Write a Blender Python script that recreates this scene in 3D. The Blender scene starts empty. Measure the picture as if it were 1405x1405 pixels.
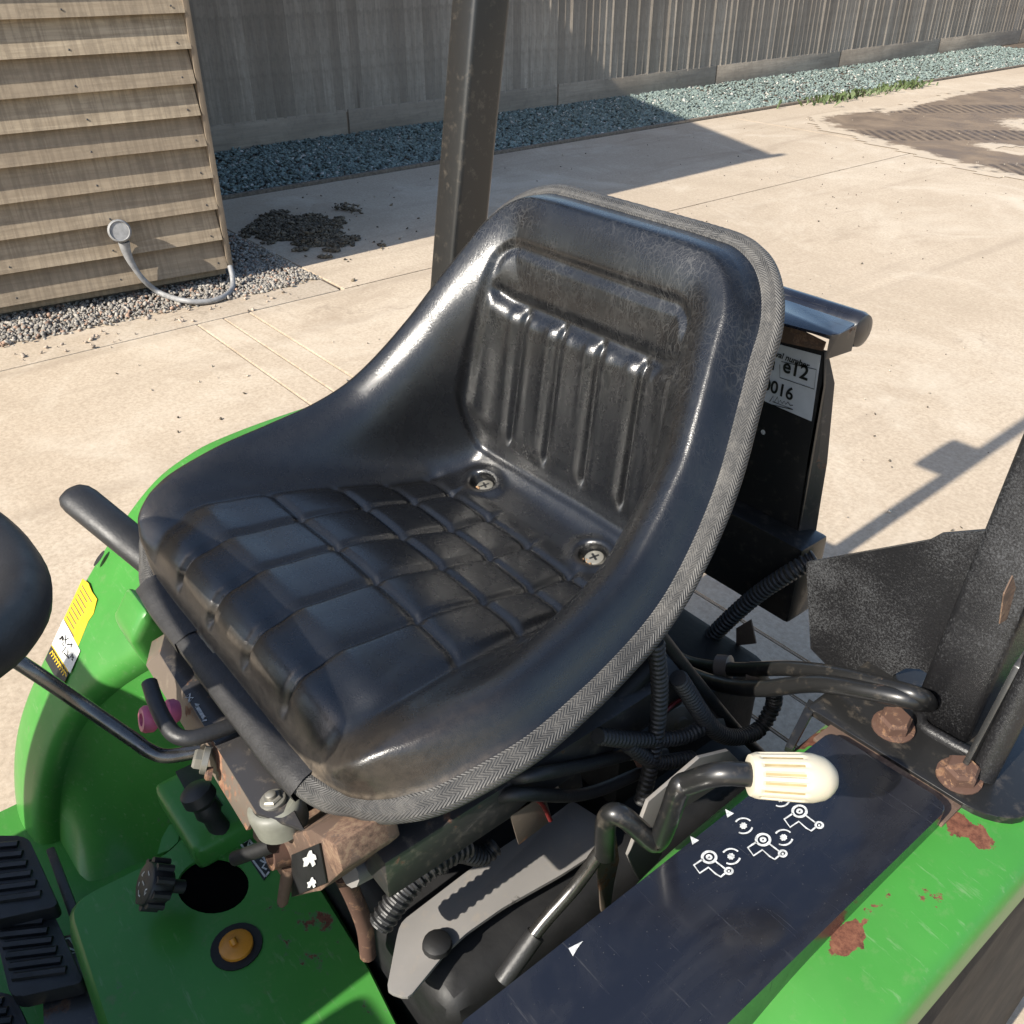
import bpy, bmesh, math, random
import numpy as np
from mathutils import Vector, Matrix, geometry
random.seed(7); rng = np.random.default_rng(7)
S = bpy.context.scene
COL = S.collection

# ------------------------------------------------------------------ camera, sky, sun, exposure
# world frame: x = driver's left, y = towards the rear of the tractor, z = up, ground at z = 0
CAMP = np.array((0.64, -0.40, 1.50)); FPX = 1250.0; PIT = math.radians(32.6); AZ = math.radians(51)
RT = np.array([[math.sin(AZ + math.pi/2), math.cos(AZ + math.pi/2), 0], [math.sin(AZ), math.cos(AZ), 0], [0, 0, 1]])
c_, s_ = math.cos(PIT), math.sin(PIT)
cam = bpy.data.cameras.new('camera'); camo = bpy.data.objects.new('camera', cam); COL.objects.link(camo)
right = RT @ np.array((1, 0, 0)); upv = RT @ np.array((0, s_, c_)); fwd = RT @ np.array((0, c_, -s_))
M4 = Matrix.Identity(4)
for i in range(3):
    M4[i][0] = right[i]; M4[i][1] = upv[i]; M4[i][2] = -fwd[i]; M4[i][3] = CAMP[i]
camo.matrix_world = M4
cam.sensor_width = 36; cam.lens = 36*FPX/1405.0; cam.clip_start = 0.02; cam.clip_end = 400
S.camera = camo
SUN_EL = math.radians(36.5); SUN_D = math.radians(2.5)
tv = Vector((-math.sin(SUN_D)*math.cos(SUN_EL), math.cos(SUN_D)*math.cos(SUN_EL), -math.sin(SUN_EL)))
W = bpy.data.worlds.new('World'); S.world = W; W.use_nodes = True
wn = W.node_tree.nodes; wl = W.node_tree.links
bg = wn['Background']; sky = wn.new('ShaderNodeTexSky'); sky.sky_type = 'NISHITA'; sky.sun_disc = False
sky.sun_elevation = SUN_EL; sky.sun_rotation = math.atan2(-tv.x, -tv.y)
sky.air_density = 1.0; sky.dust_density = 1.2; sky.ozone_density = 1.0
wl.new(sky.outputs[0], bg.inputs[0]); bg.inputs[1].default_value = 0.115
sl = bpy.data.lights.new('sun', 'SUN'); sl.energy = 4.6; sl.angle = math.radians(0.55); sl.color = (1.0, 0.94, 0.84)
slo = bpy.data.objects.new('sun', sl); COL.objects.link(slo); slo.location = (0, -8, 8)
slo.rotation_euler = tv.to_track_quat('-Z', 'Y').to_euler()
S.view_settings.view_transform = 'Standard'; S.view_settings.look = 'None'; S.view_settings.gamma = 1
S.view_settings.exposure = 0.97
S.render.resolution_x = 1024; S.render.resolution_y = 1024

# ------------------------------------------------------------------ pixel -> place helpers (photo pixels, 1405 wide)
def ray(px, py):
    u = 702.5 - py; r = px - 702.5
    return RT @ np.array((r, FPX*c_ + u*s_, -FPX*s_ + u*c_))/FPX
def OX(px, py, x): d = ray(px, py); return CAMP + (x - CAMP[0])/d[0]*d
def OY(px, py, y): d = ray(px, py); return CAMP + (y - CAMP[1])/d[1]*d
def OZ(px, py, z): d = ray(px, py); return CAMP + (z - CAMP[2])/d[2]*d

# ------------------------------------------------------------------ materials
MATS = {}
class NT:
    def __init__(s, name):
        m = bpy.data.materials.new(name); m.use_nodes = True; s.m = m; s.t = m.node_tree; s.n = s.t.nodes; s.l = s.t.links
        s.b = s.n['Principled BSDF']; MATS[name] = m
    def node(s, k, **kw):
        o = s.n.new('ShaderNode' + k)
        for a, v in kw.items(): setattr(o, a, v)
        return o
    def link(s, a, b): s.l.new(a, b)
    def coord(s, kind='Object', scale=(1, 1, 1), loc=(0, 0, 0), rot=(0, 0, 0)):
        tc = s.node('TexCoord'); mp = s.node('Mapping')
        mp.inputs['Scale'].default_value = scale; mp.inputs['Location'].default_value = loc; mp.inputs['Rotation'].default_value = rot
        s.link(tc.outputs[kind], mp.inputs[0]); return mp.outputs[0]
    def noise(s, vec, scale, detail=4, rough=.55, dist=0):
        n = s.node('TexNoise'); n.inputs['Scale'].default_value = scale; n.inputs['Detail'].default_value = detail
        n.inputs['Roughness'].default_value = rough; n.inputs['Distortion'].default_value = dist
        s.link(vec, n.inputs['Vector']); return n.outputs['Fac']
    def vor(s, vec, scale, feat='F1', out='Distance'):
        n = s.node('TexVoronoi'); n.feature = feat; n.inputs['Scale'].default_value = scale
        s.link(vec, n.inputs['Vector']); return n.outputs[out]
    def ramp(s, fac, stops, interp='LINEAR'):
        r = s.node('ValToRGB'); e = r.color_ramp.elements; r.color_ramp.interpolation = interp
        while len(e) < len(stops): e.new(.5)
        for i, (p, cc) in enumerate(stops):
            e[i].position = p
            if not hasattr(cc, '__len__'): cc = (cc, cc, cc)
            e[i].color = tuple(cc) + ((1,) if len(cc) == 3 else ())
        s.link(fac, r.inputs[0]); return r.outputs[0]
    def mix(s, fac, a, b, mode='MIX'):
        m = s.node('Mix'); m.data_type = 'RGBA'; m.blend_type = mode
        for i, v in ((0, fac), (6, a), (7, b)):
            if hasattr(v, 'is_output'): s.link(v, m.inputs[i])
            else: m.inputs[i].default_value = v if i == 0 else (tuple(v) + (1,) if len(v) == 3 else v)
        return m.outputs[2]
    def math(s, op, a, b=None, c=None):
        m = s.node('Math'); m.operation = op
        for i, v in enumerate((a, b, c)):
            if v is None: continue
            if hasattr(v, 'is_output'): s.link(v, m.inputs[i])
            else: m.inputs[i].default_value = v
        return m.outputs[0]
    def set(s, **kw):
        for k, v in kw.items():
            k = {'color': 'Base Color', 'rough': 'Roughness', 'metal': 'Metallic', 'spec': 'Specular IOR Level', 'coat': 'Coat Weight', 'coatr': 'Coat Roughness', 'sheen': 'Sheen Weight'}[k]
            if hasattr(v, 'is_output'): s.link(v, s.b.inputs[k])
            elif hasattr(v, '__len__'): s.b.inputs[k].default_value = tuple(v) + (1,)
            else: s.b.inputs[k].default_value = v
    def bump(s, h, strength=.3, dist=.002, prev=None):
        b = s.node('Bump'); b.inputs['Strength'].default_value = strength; b.inputs['Distance'].default_value = dist
        s.link(h, b.inputs['Height'])
        if prev is not None: s.link(prev, b.inputs['Normal'])
        s.link(b.outputs[0], s.b.inputs['Normal']); return b.outputs[0]

def mk_simple(name, col, rough=.5, metal=0, var=.25, nscale=30, bump=.15, bscale=120, bdist=.001, kind='Object', **kw):
    m = NT(name); v = m.coord(kind)
    f = m.noise(v, nscale, 5, .6)
    lo = tuple(x*(1 - var) for x in col); hi = tuple(min(1, x*(1 + var)) for x in col)
    m.set(color=m.ramp(f, [(.3, lo), (.7, hi)]), metal=metal, **kw)
    m.set(rough=m.ramp(m.noise(v, nscale*1.7, 4), [(.3, max(.02, rough - .08)), (.7, min(1, rough + .08))]))
    if bump: m.bump(m.noise(v, bscale, 4), bump, bdist)
    return m

# concrete of the yard: pale, sandy, stained
m = NT('concrete'); v = m.coord()
big = m.noise(v, .55, 5, .6, .6); mid = m.noise(v, 4.5, 6, .65); fin = m.noise(v, 70, 5, .7); sp = m.vor(v, 160)
col = m.ramp(big, [(.25, (.37, .298, .218)), (.5, (.458, .375, .282)), (.75, (.53, .448, .348))])
col = m.mix(m.ramp(mid, [(.35, .0), (.75, .5)]), col, (.36, .29, .215))
col = m.mix(m.ramp(fin, [(.35, .6), (.6, 0)]), col, (.27, .215, .155))
sp2 = m.noise(v, 26, 6, .75)
col = m.mix(m.ramp(sp2, [(.5, 0), (.75, .35)]), col, (.58, .50, .39)); col = m.mix(m.ramp(sp2, [(.25, .3), (.45, 0)]), col, (.33, .265, .2))
col = m.mix(m.ramp(sp, [(.06, .7), (.16, 0)]), col, (.62, .54, .43))
st = m.noise(m.coord(scale=(1, .35, 1)), 2.1, 7, .7, 1.2)
col = m.mix(m.ramp(st, [(.56, 0), (.72, .45)]), col, (.25, .19, .135))
tk = m.noise(m.coord(rot=(0, 0, .25), scale=(5.5, .22, 1)), 1.0, 5, .6, .4); col = m.mix(m.ramp(tk, [(.56, 0), (.70, .38)]), col, (.27, .215, .16))
wash = m.noise(m.coord(loc=(3, 7, 0)), .9, 6, .7, 1.0); col = m.mix(m.ramp(wash, [(.52, 0), (.72, .5)]), col, (.60, .53, .43))
dsp = m.vor(v, 7.0); col = m.mix(m.ramp(dsp, [(.018, .75), (.035, 0)]), col, (.16, .12, .085))
ckw = m.node('VectorMath'); ckw.operation = 'ADD'; cn = m.node('TexNoise'); cn.inputs['Scale'].default_value = 3; cn.inputs['Detail'].default_value = 6; m.link(v, cn.inputs['Vector']); m.link(v, ckw.inputs[0]); m.link(cn.outputs['Color'], ckw.inputs[1])
cke = m.vor(ckw.outputs[0], .42, 'DISTANCE_TO_EDGE'); ckm = m.math('MULTIPLY', m.ramp(cke, [(.002, .35), (.005, 0)]), m.ramp(big, [(.54, 0), (.6, 1)])); col = m.mix(ckm, col, (.15, .115, .085))
m.set(color=col, rough=.9, spec=.25); m.bump(m.mix(.5, fin, mid), .28, .004)
# soil
m = mk_simple('soil', (.09, .065, .045), .95, var=.5, nscale=14, bump=.8, bscale=60, bdist=.01)
# mud: damp brown with tyre tread prints
m = NT('mud'); v = m.coord()
n1 = m.noise(v, 3, 6, .65, .5)
col = m.ramp(n1, [(.3, (.12, .085, .055)), (.7, (.21, .155, .105))])
sx0 = m.node('SeparateXYZ'); m.link(v, sx0.inputs[0])
class _S: pass
sx = _S(); qq = m.math('ADD', m.math('MULTIPLY', sx0.outputs[0], .629), m.math('MULTIPLY', sx0.outputs[1], .777)); pp = m.math('ADD', m.math('MULTIPLY', sx0.outputs[0], -.777), m.math('MULTIPLY', sx0.outputs[1], .629)); sx.outputs = [pp, qq]
p_l = OZ(1250, 150, 0); ph_l = math.pi/2-4.6*(-.777*p_l[0]+.629*p_l[1])
bars = m.math('GREATER_THAN', m.math('SINE', m.math('MULTIPLY', sx.outputs[1], 80.0)), -.1)
lane = m.math('SINE', m.math('ADD', m.math('MULTIPLY', sx.outputs[0], 4.6), ph_l))
lane = m.math('GREATER_THAN', m.math('ADD', lane, m.math('MULTIPLY', m.noise(v, 6, 3), .5)), .75)
tr = m.math('MULTIPLY', bars, lane)
tr = m.math('MULTIPLY', tr, m.ramp(m.noise(v, 9, 4), [(.35, .35), (.6, 1)]))
col = m.mix(m.math('MULTIPLY', tr, .85), col, (.05, .036, .026))
wa_ = m.node('Attribute'); wa_.attribute_name = 'wet'; wm = m.ramp(m.math('ADD', wa_.outputs['Fac'], m.math('MULTIPLY', m.math('SUBTRACT', m.noise(v, 9, 6, .7), .5), .9)), [(.30, 1), (.48, 0)]); col = m.mix(wm, col, (.45, .37, .275))
m.set(color=col, rough=m.ramp(n1, [(.3, .45), (.7, .9)]), spec=.4); m.bump(m.mix(.6, m.noise(v, 40, 5), tr), .5, .01)

def wood(name, a, b, axis, dark, scale=1.0, rnd=True):
    m = NT(name); sc = [9, 9, 9]; sc[axis] = .55
    v = m.coord('Object', tuple(x*scale for x in sc))
    oi = m.node('ObjectInfo'); add = m.node('VectorMath'); add.operation = 'ADD'
    sc2 = m.math('MULTIPLY', oi.outputs['Random'], 40.0); m.link(v, add.inputs[0])
    cx = m.node('CombineXYZ'); m.link(sc2, cx.inputs[0]); m.link(sc2, cx.inputs[1]); m.link(cx.outputs[0], add.inputs[1])
    v = add.outputs[0]
    g = m.noise(v, 5, 6, .65, .8); big = m.noise(v, 1.2, 3)
    col = m.ramp(g, [(.3, a), (.68, b)])
    col = m.mix(m.ramp(big, [(.4, 0), (.8, .55)]), col, dark)
    kn = m.vor(v, .9); col = m.mix(m.ramp(kn, [(.05, .8), (.13, 0)]), col, (dark[0]*.4, dark[1]*.4, dark[2]*.4))
    col = m.mix(m.math('MULTIPLY', oi.outputs['Random'], .65), col, dark)
    sw = [3, 3, 3]; sw[axis] = 60 if name == 'shed_wood' else 1.5; saw = m.noise(m.coord('Object', tuple(sw)), 1.0, 4, .6); col = m.mix(m.ramp(saw, [(.42, .4), (.56, 0)]), col, (dark[0]*.8, dark[1]*.8, dark[2]*.8))
    blo = m.noise(m.coord('Object', (3, 3, 3)), 5, 6, .7); col = m.mix(m.ramp(blo, [(.5, 0), (.75, .5)]), col, (dark[0]*.7, dark[1]*.72, dark[2]*.75))
    m.set(color=col, rough=.85, spec=.25); m.bump(g, .4, .004)
wood('shed_wood', (.27, .215, .148), (.45, .37, .265), 1, (.18, .14, .10))
wood('trim_wood', (.25, .2, .145), (.40, .33, .24), 2, (.17, .135, .1))
wood('fence_wood', (.36, .31, .25), (.56, .485, .395), 2, (.21, .175, .138))
wood('rail_wood', (.33, .275, .215), (.50, .42, .33), 1, (.23, .19, .15))
# stones (colour per stone from an attribute)
for nm, rf in (('slate_chips', .75), ('limestone_gravel', .8), ('dung', .95)):
    m = NT(nm); at = m.node('Attribute'); at.attribute_name = 'Col'; v = m.coord()
    m.set(color=m.mix(m.ramp(m.noise(v, 90, 4), [(.3, .0), (.7, .45)]), at.outputs['Color'], (.06, .06, .055)), rough=rf, spec=.3)
    m.bump(m.noise(v, 150, 3), .3, .003)
mk_simple('roof_sheet', (.10, .10, .105), .6, nscale=6)
mk_simple('plinth', (.13, .105, .08), .95, nscale=12)
mk_simple('leaf', (.075, .105, .035), .6, nscale=20)

# ---- tractor materials
m = NT('vinyl'); v = m.coord()
le = m.vor(v, 560, 'DISTANCE_TO_EDGE'); n2 = m.noise(v, 55, 5, .6); n3 = m.noise(v, 7, 4, .6)
wv_ = m.node('VectorMath'); wv_.operation = 'ADD'; nz = m.node('TexNoise'); nz.inputs['Scale'].default_value = 22; nz.inputs['Detail'].default_value = 4; m.link(v, nz.inputs['Vector'])
vs_ = m.node('VectorMath'); vs_.operation = 'SCALE'; vs_.inputs['Scale'].default_value = .035; m.link(nz.outputs['Color'], vs_.inputs[0]); m.link(v, wv_.inputs[0]); m.link(vs_.outputs[0], wv_.inputs[1])
mp_ = m.node('Mapping'); mp_.inputs['Scale'].default_value = (230, 230, 38); m.link(wv_.outputs[0], mp_.inputs[0])
ck = m.vor(mp_.outputs[0], 1.0, 'DISTANCE_TO_EDGE'); mp2 = m.node('Mapping'); mp2.inputs['Scale'].default_value = (95, 95, 14); m.link(wv_.outputs[0], mp2.inputs[0])
ck2 = m.vor(mp2.outputs[0], 1.0, 'DISTANCE_TO_EDGE')
crack = m.math('MAXIMUM', m.ramp(ck, [(0, 1), (.06, 0)]), m.ramp(ck2, [(0, 1), (.035, 0)]))
up = m.node('SeparateXYZ'); m.link(v, up.inputs[0])
hi = m.node('MapRange'); hi.inputs[1].default_value = 1.02; hi.inputs[2].default_value = 1.2; m.link(up.outputs[2], hi.inputs[0])
scm = m.math('MULTIPLY', crack, m.ramp(n3, [(.40, 0), (.60, 1)]))
scm = m.math('MULTIPLY', scm, m.math('ADD', m.math('MULTIPLY', hi.outputs[0], .21), .015))
col = m.ramp(n3, [(.3, (.0042, .0046, .0056)), (.7, (.007, .0072, .008))])
col = m.mix(m.math('MULTIPLY', m.ramp(n2, [(.5, 0), (.85, 1)]), .2), col, (.014, .0175, .017))
col = m.mix(scm, col, (.13, .128, .122))
da = m.node('Attribute'); da.attribute_name = 'dust'; dn = m.math('MULTIPLY', da.outputs['Fac'], m.ramp(m.noise(v, 120, 5, .7), [(.3, .35), (.6, 1)])); col = m.mix(dn, col, (.115, .092, .068)); scm = m.math('MAXIMUM', scm, dn)
m.set(color=col, rough=m.math('ADD', m.ramp(n2, [(.3, .25), (.7, .30)]), m.math('MULTIPLY', scm, .2)), spec=.7, coat=.12, coatr=.14)
h = m.mix(.08, m.ramp(le, [(0, 0), (.22, 1)]), n2)
pb = m.bump(h, .11, .0011); m.bump(crack, .05, .001, pb)
# woven edging trim: herringbone from uv (u along in metres, v across 0..1)
m = NT('braid'); tc = m.node('TexCoord'); sx = m.node('SeparateXYZ'); m.link(tc.outputs['UV'], sx.inputs[0])
vv = m.math('MULTIPLY', sx.outputs[1], 3.0); tri = m.math('PINGPONG', vv, .5)
ph = m.math('ADD', m.math('MULTIPLY', sx.outputs[0], 290.0), m.math('MULTIPLY', tri, 4.2))
wv = m.math('SINE', m.math('MULTIPLY', ph, 6.2832)); w01 = m.math('MULTIPLY_ADD', wv, .5, .5)
v = m.coord(); nn = m.noise(v, 260, 4, .7); nb = m.noise(v, 14, 4, .6)
col = m.ramp(w01, [(.1, (.036, .035, .034)), (.8, (.082, .079, .074))])
col = m.mix(m.ramp(nn, [(.5, 0), (.78, .7)]), col, (.15, .142, .13))
col = m.mix(m.ramp(nb, [(.35, .75), (.6, 0)]), col, (.03, .03, .03)); nd = m.noise(v, 40, 5, .7); col = m.mix(m.ramp(nd, [(.48, 0), (.66, .7)]), col, (.085, .08, .072))
m.set(color=col, rough=.55, spec=.45); m.bump(m.mix(m.ramp(nd, [(.3, .25), (.7, .75)]), w01, nn), .8, .0014)
mk_simple('trim_shaded', (.022, .021, .021), .55, nscale=60, bump=.4, bscale=500)  # darker than the braid: shade on the front edging put into the colour

def paint(name, col, rough, rustamt, rustscale, coat=.35, chips=.0, rust=(.13, .05, .03), spec=.5, dirt=.18, bumps=.05):
    m = NT(name); v = m.coord()
    n = m.noise(v, 9, 5, .6); f = m.noise(v, rustscale, 7, .68, .4); g = m.noise(v, 70, 5, .7)
    base = m.ramp(n, [(.3, tuple(x*.9 for x in col)), (.7, tuple(min(1, x*1.08) for x in col))])
    base = m.mix(m.ramp(g, [(.55, 0), (.8, dirt)]), base, (.30, .25, .19))
    if col[1] > .2:
        fd = m.noise(v, 2.6, 6, .65, .5); base = m.mix(m.ramp(fd, [(.45, 0), (.75, .30)]), base, (.12, .27, .085)); sc_ = m.noise(m.coord(scale=(9, 60, 60)), 2.0, 5, .7); base = m.mix(m.ramp(sc_, [(.60, 0), (.68, .35)]), base, (.20, .30, .16)); mud_ = m.noise(v, 24, 6, .75); base = m.mix(m.ramp(mud_, [(.62, 0), (.74, .45)]), base, (.16, .13, .09))
    rm = m.ramp(m.math('ADD', f, m.math('MULTIPLY', m.math('SUBTRACT', g, .5), .30)), [(1 - rustamt, 0), (1 - rustamt + .012, 1)])
    rc = m.ramp(m.noise(v, 150, 5, .75), [(.3, tuple(x*.3 for x in rust)), (.5, rust), (.72, (min(1, rust[0]*1.6), rust[1]*1.9, rust[2]*1.8))])
    rm2 = m.ramp(m.math('ADD', f, m.math('MULTIPLY', m.math('SUBTRACT', g, .5), .30)), [(1 - rustamt - .022, 0), (1 - rustamt - .004, .75)])
    base = m.mix(rm2, base, tuple(min(1, .45*x + .06) for x in col) if col[1] > .2 else tuple(x*.6+.02 for x in rust))
    m.set(color=m.mix(rm, base, rc), rough=m.mix(rm, (rough,)*3, (.85,)*3), coat=m.mix(rm, (coat,)*3, (0, 0, 0)), coatr=.12, spec=spec)
    pb = m.bump(m.math('SUBTRACT', m.noise(v, 6, 3), m.math('MULTIPLY', rm, .12)), bumps, .01)
    return m
paint('green_paint', (.046, .205, .036), .36, .335, 5.5, .08, spec=.30)
paint('green_paint_rusty', (.046, .215, .036), .36, .335, 6.5, .08, spec=.30)
def add_wear(name, spots):
    """rust where the paint is rubbed: round given places (x, y, radius, amount)"""
    nt = MATS[name].node_tree; N = nt.nodes; L = nt.links
    mixs = [l for l in L if l.to_node.type == 'VALTORGB' and l.from_node.type == 'MATH' and l.from_node.operation == 'ADD']
    l = mixs[0]; src, dst = l.from_socket, l.to_socket; L.remove(l)
    tc = N.new('ShaderNodeTexCoord')
    for (x, y, rx, ry, am) in spots:
        mp = N.new('ShaderNodeMapping'); mp.inputs['Location'].default_value = (-x/rx, -y/ry, 0); mp.inputs['Scale'].default_value = (1/rx, 1/ry, 0); L.new(tc.outputs['Object'], mp.inputs[0])
        ln = N.new('ShaderNodeVectorMath'); ln.operation = 'LENGTH'; L.new(mp.outputs[0], ln.inputs[0])
        mr = N.new('ShaderNodeMapRange'); mr.inputs[1].default_value = 1.0; mr.inputs[2].default_value = .3; mr.inputs[3].default_value = 0; mr.inputs[4].default_value = am; L.new(ln.outputs['Value'], mr.inputs[0])
        ad = N.new('ShaderNodeMath'); ad.operation = 'ADD'; L.new(src, ad.inputs[0]); L.new(mr.outputs[0], ad.inputs[1]); src = ad.outputs[0]
    L.new(src, dst)
add_wear('green_paint_rusty', [(.488, .06, .012, .15, .20), (.50, .19, .045, .022, .20), (.43, .19, .09, .012, .26), (.512, .11, .020, .024, .24), (.495, .035, .02, .02, .22), (.345, .19, .03, .03, .2)])
m = paint('black_gloss', (.008, .009, .014), .22, .0, 10, .4, dirt=.10); v = m.coord()
sm_ = m.noise(m.coord(scale=(7, 3, 3), rot=(0, 0, .5)), 2.2, 6, .65, .8); sc_ = m.noise(m.coord(scale=(6, 130, 20), rot=(0, 0, .7)), 2.0, 4, .7); spk = m.vor(v, 210)
rg = m.math('ADD', m.math('ADD', m.ramp(sm_, [(.4, .16), (.7, .44)]), m.ramp(sc_, [(.62, 0), (.68, .25)])), m.ramp(spk, [(.05, .3), (.1, 0)])); m.set(rough=rg, coat=0.0)
bc = m.mix(m.ramp(sm_, [(.45, 0), (.8, .16)]), (.008, .009, .014), (.09, .088, .085)); bc = m.mix(m.ramp(sc_, [(.64, 0), (.69, .16)]), bc, (.12, .12, .12)); m.set(color=m.mix(m.ramp(spk, [(.035, .5), (.07, 0)]), bc, (.16, .15, .13)))
paint('black_paint', (.012, .012, .012), .36, .285, 11, .2, rust=(.10, .06, .04), dirt=.22)
paint('rust_edge', (.095, .06, .042), .8, .5, 22, 0, rust=(.15, .09, .06))
# speckled, weathered black steel of the roll bar foot
m = NT('speckled_black'); v = m.coord()
a = m.noise(v, 560, 4, .75); b = m.noise(v, 7, 4, .6)
f = m.math('ADD', a, m.math('MULTIPLY', m.math('SUBTRACT', b, .5), .9))
col = m.ramp(f, [(.56, (.010, .010, .011)), (.70, (.04, .042, .045)), (.86, (.08, .08, .08))])
m.set(color=col, rough=m.ramp(f, [(.45, .3), (.6, .75)]), spec=.5); m.bump(a, .25, .002)
paint('grey_plate', (.20, .19, .18), .5, .36, 14, .1, rust=(.07, .06, .055), dirt=.5)
paint('bracket_steel', (.12, .095, .075), .5, .42, 13, .1, rust=(.20, .10, .06), dirt=.4)
paint('dark_steel', (.03, .028, .028), .42, .36, 18, .15, rust=(.10, .05, .03), dirt=.4)
paint('rusty_bolt', (.075, .038, .025), .8, .45, 60, 0, rust=(.15, .078, .045), dirt=.12)
mk_simple('black_rubber', (.018, .018, .019), .5, nscale=25, bump=.3, bscale=300)
mk_simple('engine_black', (.007, .007, .0075), .6, nscale=20, bump=.3)
mk_simple('chrome_rod', (.13, .125, .12), .25, .85, nscale=60, bump=.1)
mk_simple('zinc', (.22, .21, .18), .42, .45, nscale=40)
mk_simple('white_damper', (.17, .17, .14), .5, nscale=25, var=.3)
mk_simple('cream_plastic', (.50, .455, .35), .45, nscale=12, var=.08, bump=.05)
mk_simple('cream_groove', (.34, .26, .13), .6, nscale=40, var=.25, bump=0)
mk_simple('white_print', (.50, .51, .50), .6, nscale=320, var=.45, bump=0)
mk_simple('black_print', (.012, .012, .012), .5, nscale=200, bump=0)
mk_simple('yellow_print', (.58, .37, .015), .45, nscale=60, var=.12, bump=0)
mk_simple('grey_sticker', (.50, .52, .53), .5, nscale=30, var=.1, bump=0)
mk_simple('white_sticker', (.55, .55, .53), .5, nscale=30, var=.08, bump=0)
mk_simple('pink_rubber', (.55, .12, .22), .5, nscale=30)
mk_simple('hole_shade', (.0015, .0015, .0015), .95, bump=0, spec=.05)
mk_simple('red_wire', (.14, .015, .015), .45, bump=0)
mk_simple('orange_plastic', (.55, .22, .02), .4, bump=0)
mk_simple('grey_conduit', (.22, .22, .22), .55, nscale=40)
mk_simple('tyre', (.009, .009, .0095), .75, nscale=15, bump=.4)
mk_simple('dust_tan', (.16, .13, .10), .9, nscale=50, var=.4)
mk_simple('clear_lens', (.22, .22, .23), .12, nscale=10, coat=.6)

# ------------------------------------------------------------------ mesh helpers
def tag(o, label, cat, group=None):
    o['label'] = label; o['category'] = cat
    if group: o['group'] = group
    return o
def empty(name, loc=(0, 0, 0)):
    o = bpy.data.objects.new(name, None); o.location = loc; o.empty_display_size = .1; COL.objects.link(o); return o
def link(name, me, mat, parent=None, smooth=None):
    o = bpy.data.objects.new(name, me); COL.objects.link(o)
    if mat is not None and not me.materials: me.materials.append(MATS[mat])
    if parent is not None:
        o.parent = parent; o.matrix_parent_inverse = WM(parent).inverted()
    return o
def WM(o):
    m = Matrix.Translation(o.location) @ o.rotation_euler.to_matrix().to_4x4()
    return WM(o.parent) @ o.matrix_parent_inverse @ m if o.parent else m
def pyd(name, vs, fs, mat, parent=None, smooth=False):
    me = bpy.data.meshes.new(name); me.from_pydata([tuple(map(float, p)) for p in vs], [], fs); me.update()
    if smooth: me.polygons.foreach_set('use_smooth', [True]*len(me.polygons))
    return link(name, me, mat, parent)
def bm_done(name, bm, mat, parent=None, smooth=False, angle=None):
    me = bpy.data.meshes.new(name); bmesh.ops.recalc_face_normals(bm, faces=bm.faces[:]); bm.to_mesh(me); bm.free()
    if smooth or angle:
        me.polygons.foreach_set('use_smooth', [True]*len(me.polygons))
        if angle: me.set_sharp_from_angle(angle=math.radians(angle))
    return link(name, me, mat, parent)
def V(*a): return Vector(a)
def vec(p): return Vector((float(p[0]), float(p[1]), float(p[2])))
def add_prism(bm, poly, n, th):
    """closed polygon (3d points) extruded by th along -n"""
    n = vec(n).normalized(); a = [bm.verts.new(vec(p)) for p in poly]; b = [bm.verts.new(vec(p) - n*th) for p in poly]
    k = len(poly)
    bm.faces.new(a); bm.faces.new(b[::-1])
    for i in range(k): bm.faces.new((a[i], b[i], b[(i+1) % k], a[(i+1) % k]))
def prism(name, poly, n, th, mat, parent, bev=.0, seg=2, angle=35):
    bm = bmesh.new(); add_prism(bm, poly, n, th)
    if bev: bmesh.ops.bevel(bm, geom=bm.edges[:], offset=bev, segments=seg, profile=.6, affect='EDGES', clamp_overlap=True)
    return bm_done(name, bm, mat, parent, angle=angle)
def box(name, lo, hi, mat, parent, bev=.003, seg=2):
    lo = np.minimum(lo, hi) if False else lo
    poly = [(lo[0], lo[1], hi[2]), (hi[0], lo[1], hi[2]), (hi[0], hi[1], hi[2]), (lo[0], hi[1], hi[2])]
    return prism(name, poly, (0, 0, 1), hi[2]-lo[2], mat, parent, bev, seg)
def round_poly(pts, rad, seg=5):
    """2d/3d polygon with rounded corners"""
    out = []; k = len(pts); P = [np.array(p, float) for p in pts]
    for i in range(k):
        p, a, b = P[i], P[i-1], P[(i+1) % k]
        r = rad[i] if hasattr(rad, '__len__') else rad
        if r <= 0: out.append(p); continue
        ua = (a-p)/np.linalg.norm(a-p); ub = (b-p)/np.linalg.norm(b-p)
        r = min(r, np.linalg.norm(a-p)*.49, np.linalg.norm(b-p)*.49)
        s0, s1 = p+ua*r, p+ub*r
        for t in np.linspace(0, 1, seg+1): out.append((1-t)**2*s0 + 2*t*(1-t)*p + t*t*s1)
    return out
def smooth_path(pts, n=8):
    P = [np.array(p, float) for p in pts]; P = [2*P[0]-P[1]] + P + [2*P[-1]-P[-2]]; out = []
    for i in range(1, len(P)-2):
        for t in np.linspace(0, 1, n, endpoint=False):
            p0, p1, p2, p3 = P[i-1:i+3]
            out.append(.5*((2*p1)+(p2-p0)*t+(2*p0-5*p1+4*p2-p3)*t*t+(3*p1-p0-3*p2+p3)*t**3))
    out.append(P[-2]); return out
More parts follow.
